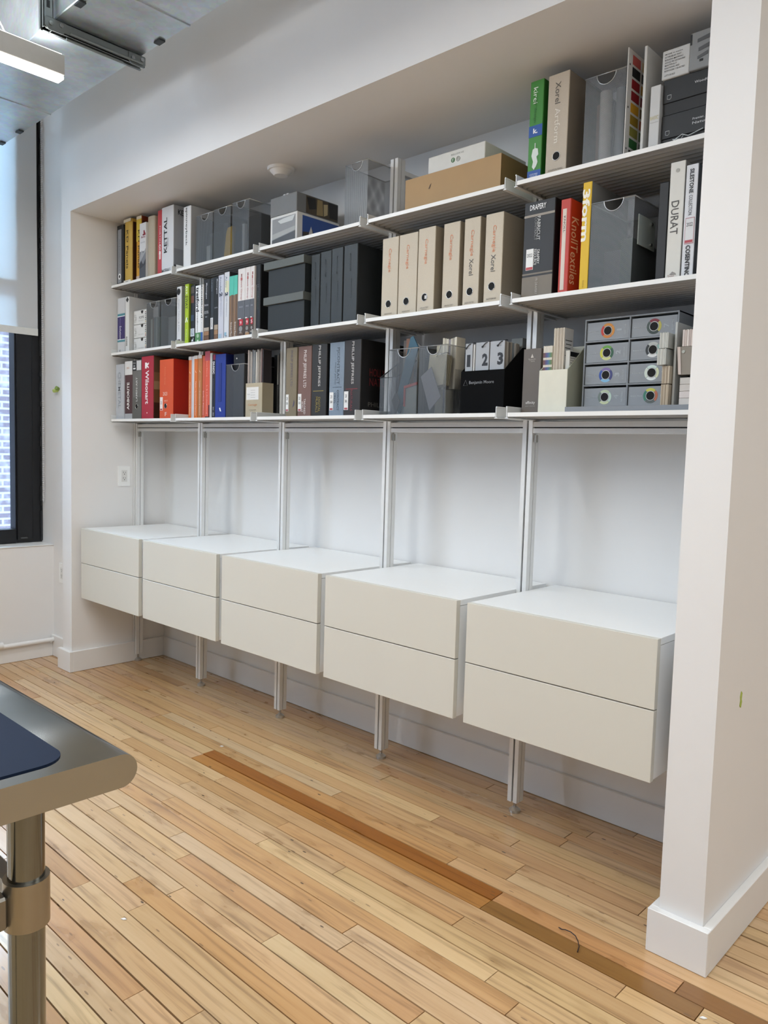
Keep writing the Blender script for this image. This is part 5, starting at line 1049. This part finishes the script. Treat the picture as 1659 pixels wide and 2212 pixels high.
MB().box(2.8860, 2.8864, .276, .341, z0 + .178, z0 + .193).build('title_block', BLACK, lst)
for k in range(16): MB().box(2.8860, 2.8864, .277, .340, z0 + .172 - k*.0075, z0 + .1735 - k*.0075).build('printed_line', mat('#6b6c66', .5), lst)
# grey sample drawer cabinet
tag(MB().box(2.9060, 3.3180, .222, .535, z0, z0 + .0155, .001).build('display_tray', mat('#868b91', .5), org=(3.11, .38, z0)), 'flat grey tray under the drawer cabinet on the bottom row', 'tray')
zc = z0 + .0160
dc = thing('desktop_organizer', 'grey desktop cabinet of eight drawers with coloured rings', 'drawer cabinet', (3.07, .40, zc))
x0, x1, y0, y1, HC = 2.9200, 3.2190, .300, .530, .2745
GM = mat('#84898e', .5); th = .004; c = MB()
xm = (x0 + x1)/2
for q in (x0, xm - th/2, x1 - th): c.box(q, q + th, y0, y1, zc, zc + HC)
rh = (HC - th)/4
for k in range(5): c.box(x0, x1, y0 + .001, y1, zc + k*rh, zc + k*rh + th)
c.box(x0, x1, y1 - .003, y1, zc, zc + HC); c.build('case', GM, dc)
rings = {(3, 0): (('#c9862a', '#c9862a', '#c47a30', '#b9301f'), '1', 'CLASSIC COLORS'), (3, 1): (('#7c2230', '#b5ad52', '#2c3b36', '#3c4a44'), '7', 'READY MIX'), (2, 0): (('#5f9a38', '#2c5a40', '#c9cf8e', '#c3c23a'), '2', 'CLASSIC COLORS'), (2, 1): (('#b4b8b4', '#8fb0a8', '#d9dcdc', '#24282a'), '5', 'OFF WHITES'),
         (1, 0): (('#7a68a0', '#3c4078', '#7fb4d6', '#2a4c9c'), '3', 'BLUE & VIOLET'), (1, 1): (('#c9dcd4', '#d6dcb8', '#dde4e2', '#cfd8cc'), '6', 'WHITES'), (0, 0): (('#b4c4a4', '#b9d0c0', '#c3cca4', '#6c7a72'), '4', 'NEUTRALS'), (0, 1): (('#c3c04e', '#b8694c', '#5c6460', '#3f7f68'), '8', 'HISTORICAL')}
def sector(xc, zc_, r0, r1, a0, a1, y, col, t, nm):
    n = 8; pts = [(xc + r1*math.cos(a0 + (a1-a0)*k/n), zc_ + r1*math.sin(a0 + (a1-a0)*k/n)) for k in range(n+1)] + [(xc + r0*math.cos(a1 + (a0-a1)*k/n), zc_ + r0*math.sin(a1 + (a0-a1)*k/n)) for k in range(n+1)]
    MB().prism(pts, 'y', y - .0006, y).build(nm, mat(col, .5), t)
for (r, cidx), (cols, num, title) in rings.items():
    a0 = x0 + th + .002 if cidx == 0 else xm + th/2 + .002; a1 = xm - th/2 - .002 if cidx == 0 else x1 - th - .002
    b0 = zc + r*rh + th + .001; b1 = zc + (r+1)*rh - .0065; yf = y0 + .004
    d = MB().box(a0, a1, yf, y1 - .02, b0, b1, .0006).build('drawer', mat('#8c9196', .5), dc)
    xc, zcc = a0 + (a1-a0)*.50, (b0+b1)/2
    for k in range(4): sector(xc, zcc, .0150, .0225, math.pi*.25 + math.pi/2*k, math.pi*.75 + math.pi/2*k - .06, yf, cols[(0, 3, 2, 1)[k]], d, 'ring_segment')
    MB().cyl((xc, yf, zcc), (xc, yf - .0005, zcc), .0130, n=24).build('finger_hole', HOLEM, d)
    MB().tube([(xc + .0135*math.cos(a), yf - .0006, zcc + .0135*math.sin(a)) for a in [2*math.pi*k/24 for k in range(24)]], .0010, 5, True).build('hole_ring', mat('#d6d8d8', .3, .5), d)
    text(d, 'Benjamin Moore', (a0 + .026, yf - .0007, zcc), X, Z, .036, .004, mat('#b9bdc1', .5)); text(d, num, (a1 - .032, yf - .0007, zcc), Z, -X, .012 if num != '1' else .006, .016, mat('#a6abb0', .5)); text(d, title, (a1 - .013, yf - .0007, zcc), Z, -X, .030, .005, mat('#b4b8bd', .5))
# divider and loose decks at the right end
tag(MB().box(3.2255, 3.2320, .262, .50, zc, zc + .235, .0008).build('divider_panel', mat('#bcbeba', .5), org=(3.229, .38, zc)), 'upright pale divider panel right of the grey drawer cabinet', 'panel')
def loose(label, pts, axis, a, b, cols, n):
    t = thing('fan_deck', label, 'fan deck', (sum(p[0] for p in pts)/len(pts), a, min(p[1] for p in pts)), 'loose decks at the right end')
    w = 1.0/n; xs = [p[0] for p in pts]; x0_, x1_ = min(xs), max(xs)
    for k in range(n):
        MB().prism([(x0_ + (x1_-x0_)*(k*w), pts[0][1]), (x0_ + (x1_-x0_)*((k+.88)*w), pts[0][1]), (x0_ + (x1_-x0_)*((k+.88)*w) + pts[3][0] - pts[0][0], pts[2][1] - .001*(k % 3)), (x0_ + (x1_-x0_)*(k*w) + pts[3][0] - pts[0][0], pts[2][1] - .001*((k+1) % 3))], 'y', a, b).build('leaf', mat(cols[k % len(cols)], .6), t)
    return t
CR = ['#b3a48e', '#a5957f', '#beb09a', '#9c8d78', '#c3b6a0']; GW = ['#c6c6be', '#b8b9b1', '#d0d0c8', '#bdbdb5']; PK = ['#d6cac2', '#c8b9b0', '#dcd2ca', '#bfb0a8']
loose('fanned brown paper deck standing on the tray beside the divider', [(3.2010, zc + .0006), (3.2235, zc + .0006), (3.2235, zc + .060), (3.2010, zc + .060)], 'y', .2440, .294, CR, 6)
loose('second brown paper deck stacked on the fanned one', [(3.2015, zc + .0612), (3.2235, zc + .0612), (3.2235, zc + .112), (3.2015, zc + .112)], 'y', .2440, .294, CR, 5)
loose('lower white deck wedged in front of the drawer cabinet', [(3.1890, zc + .1140), (3.2150, zc + .1140), (3.2150, zc + .160), (3.1890, zc + .160)], 'y', .2350, .292, GW, 6)
loose('upper white deck wedged in front of the drawer cabinet', [(3.1920, zc + .1610), (3.2180, zc + .1610), (3.2180, zc + .205), (3.1920, zc + .205)], 'y', .2380, .292, GW, 6)
loose('pink white deck leaning at the top right beside the divider', [(3.2480, zc + .165), (3.2850, zc + .165), (3.2850, zc + .212), (3.2480, zc + .212)], 'y', .262, .32, PK, 6)
tk = thing('fan_deck', 'taupe deck with a round stud below the pink white deck', 'fan deck', (3.26, .29, zc + .09), 'loose decks at the right end')
MB().prism([(3.2420, zc + .086), (3.2860, zc + .086), (3.2860, zc + .1640), (3.2350, zc + .1640)], 'y', .262, .330).build('cover', mat('#8f877b', .55), tk)
MB().prism([(3.2420, zc + .087), (3.2500, zc + .086), (3.2440, zc + .1640), (3.2350, zc + .1640)], 'y', .2595, .2618).build('leaf_edges', mat('#d2c4bb', .6), tk)
MB().cyl((3.253, .262, zc + .150), (3.253, .2600, zc + .150), .0045, n=14).build('stud', mat('#b4b6ac', .4), tk)
slab('sample_block', 'dark block behind the stacked white samples at the right end', 'sample', 3.252, 3.316, .30, .48, zc + .0006, zc + .0850, '#2b2e33')
for k, lb in enumerate(['lowest pale sample slab in the right end stack', 'second pale sample slab in the right end stack', 'third pale sample slab in the right end stack', 'topmost pale sample slab in the right end stack']):
    slab('sample_slab', lb, 'sample', 3.2500, 3.2960, .255, .298, zc + .0006 + k*.0192, zc + .0006 + k*.0192 + .0186, ['#cfcac4', '#d4cbc6', '#cbc5be', '#c6c1ba'][k], group='pale sample slabs')
flush_text()
print('planks', nplank)
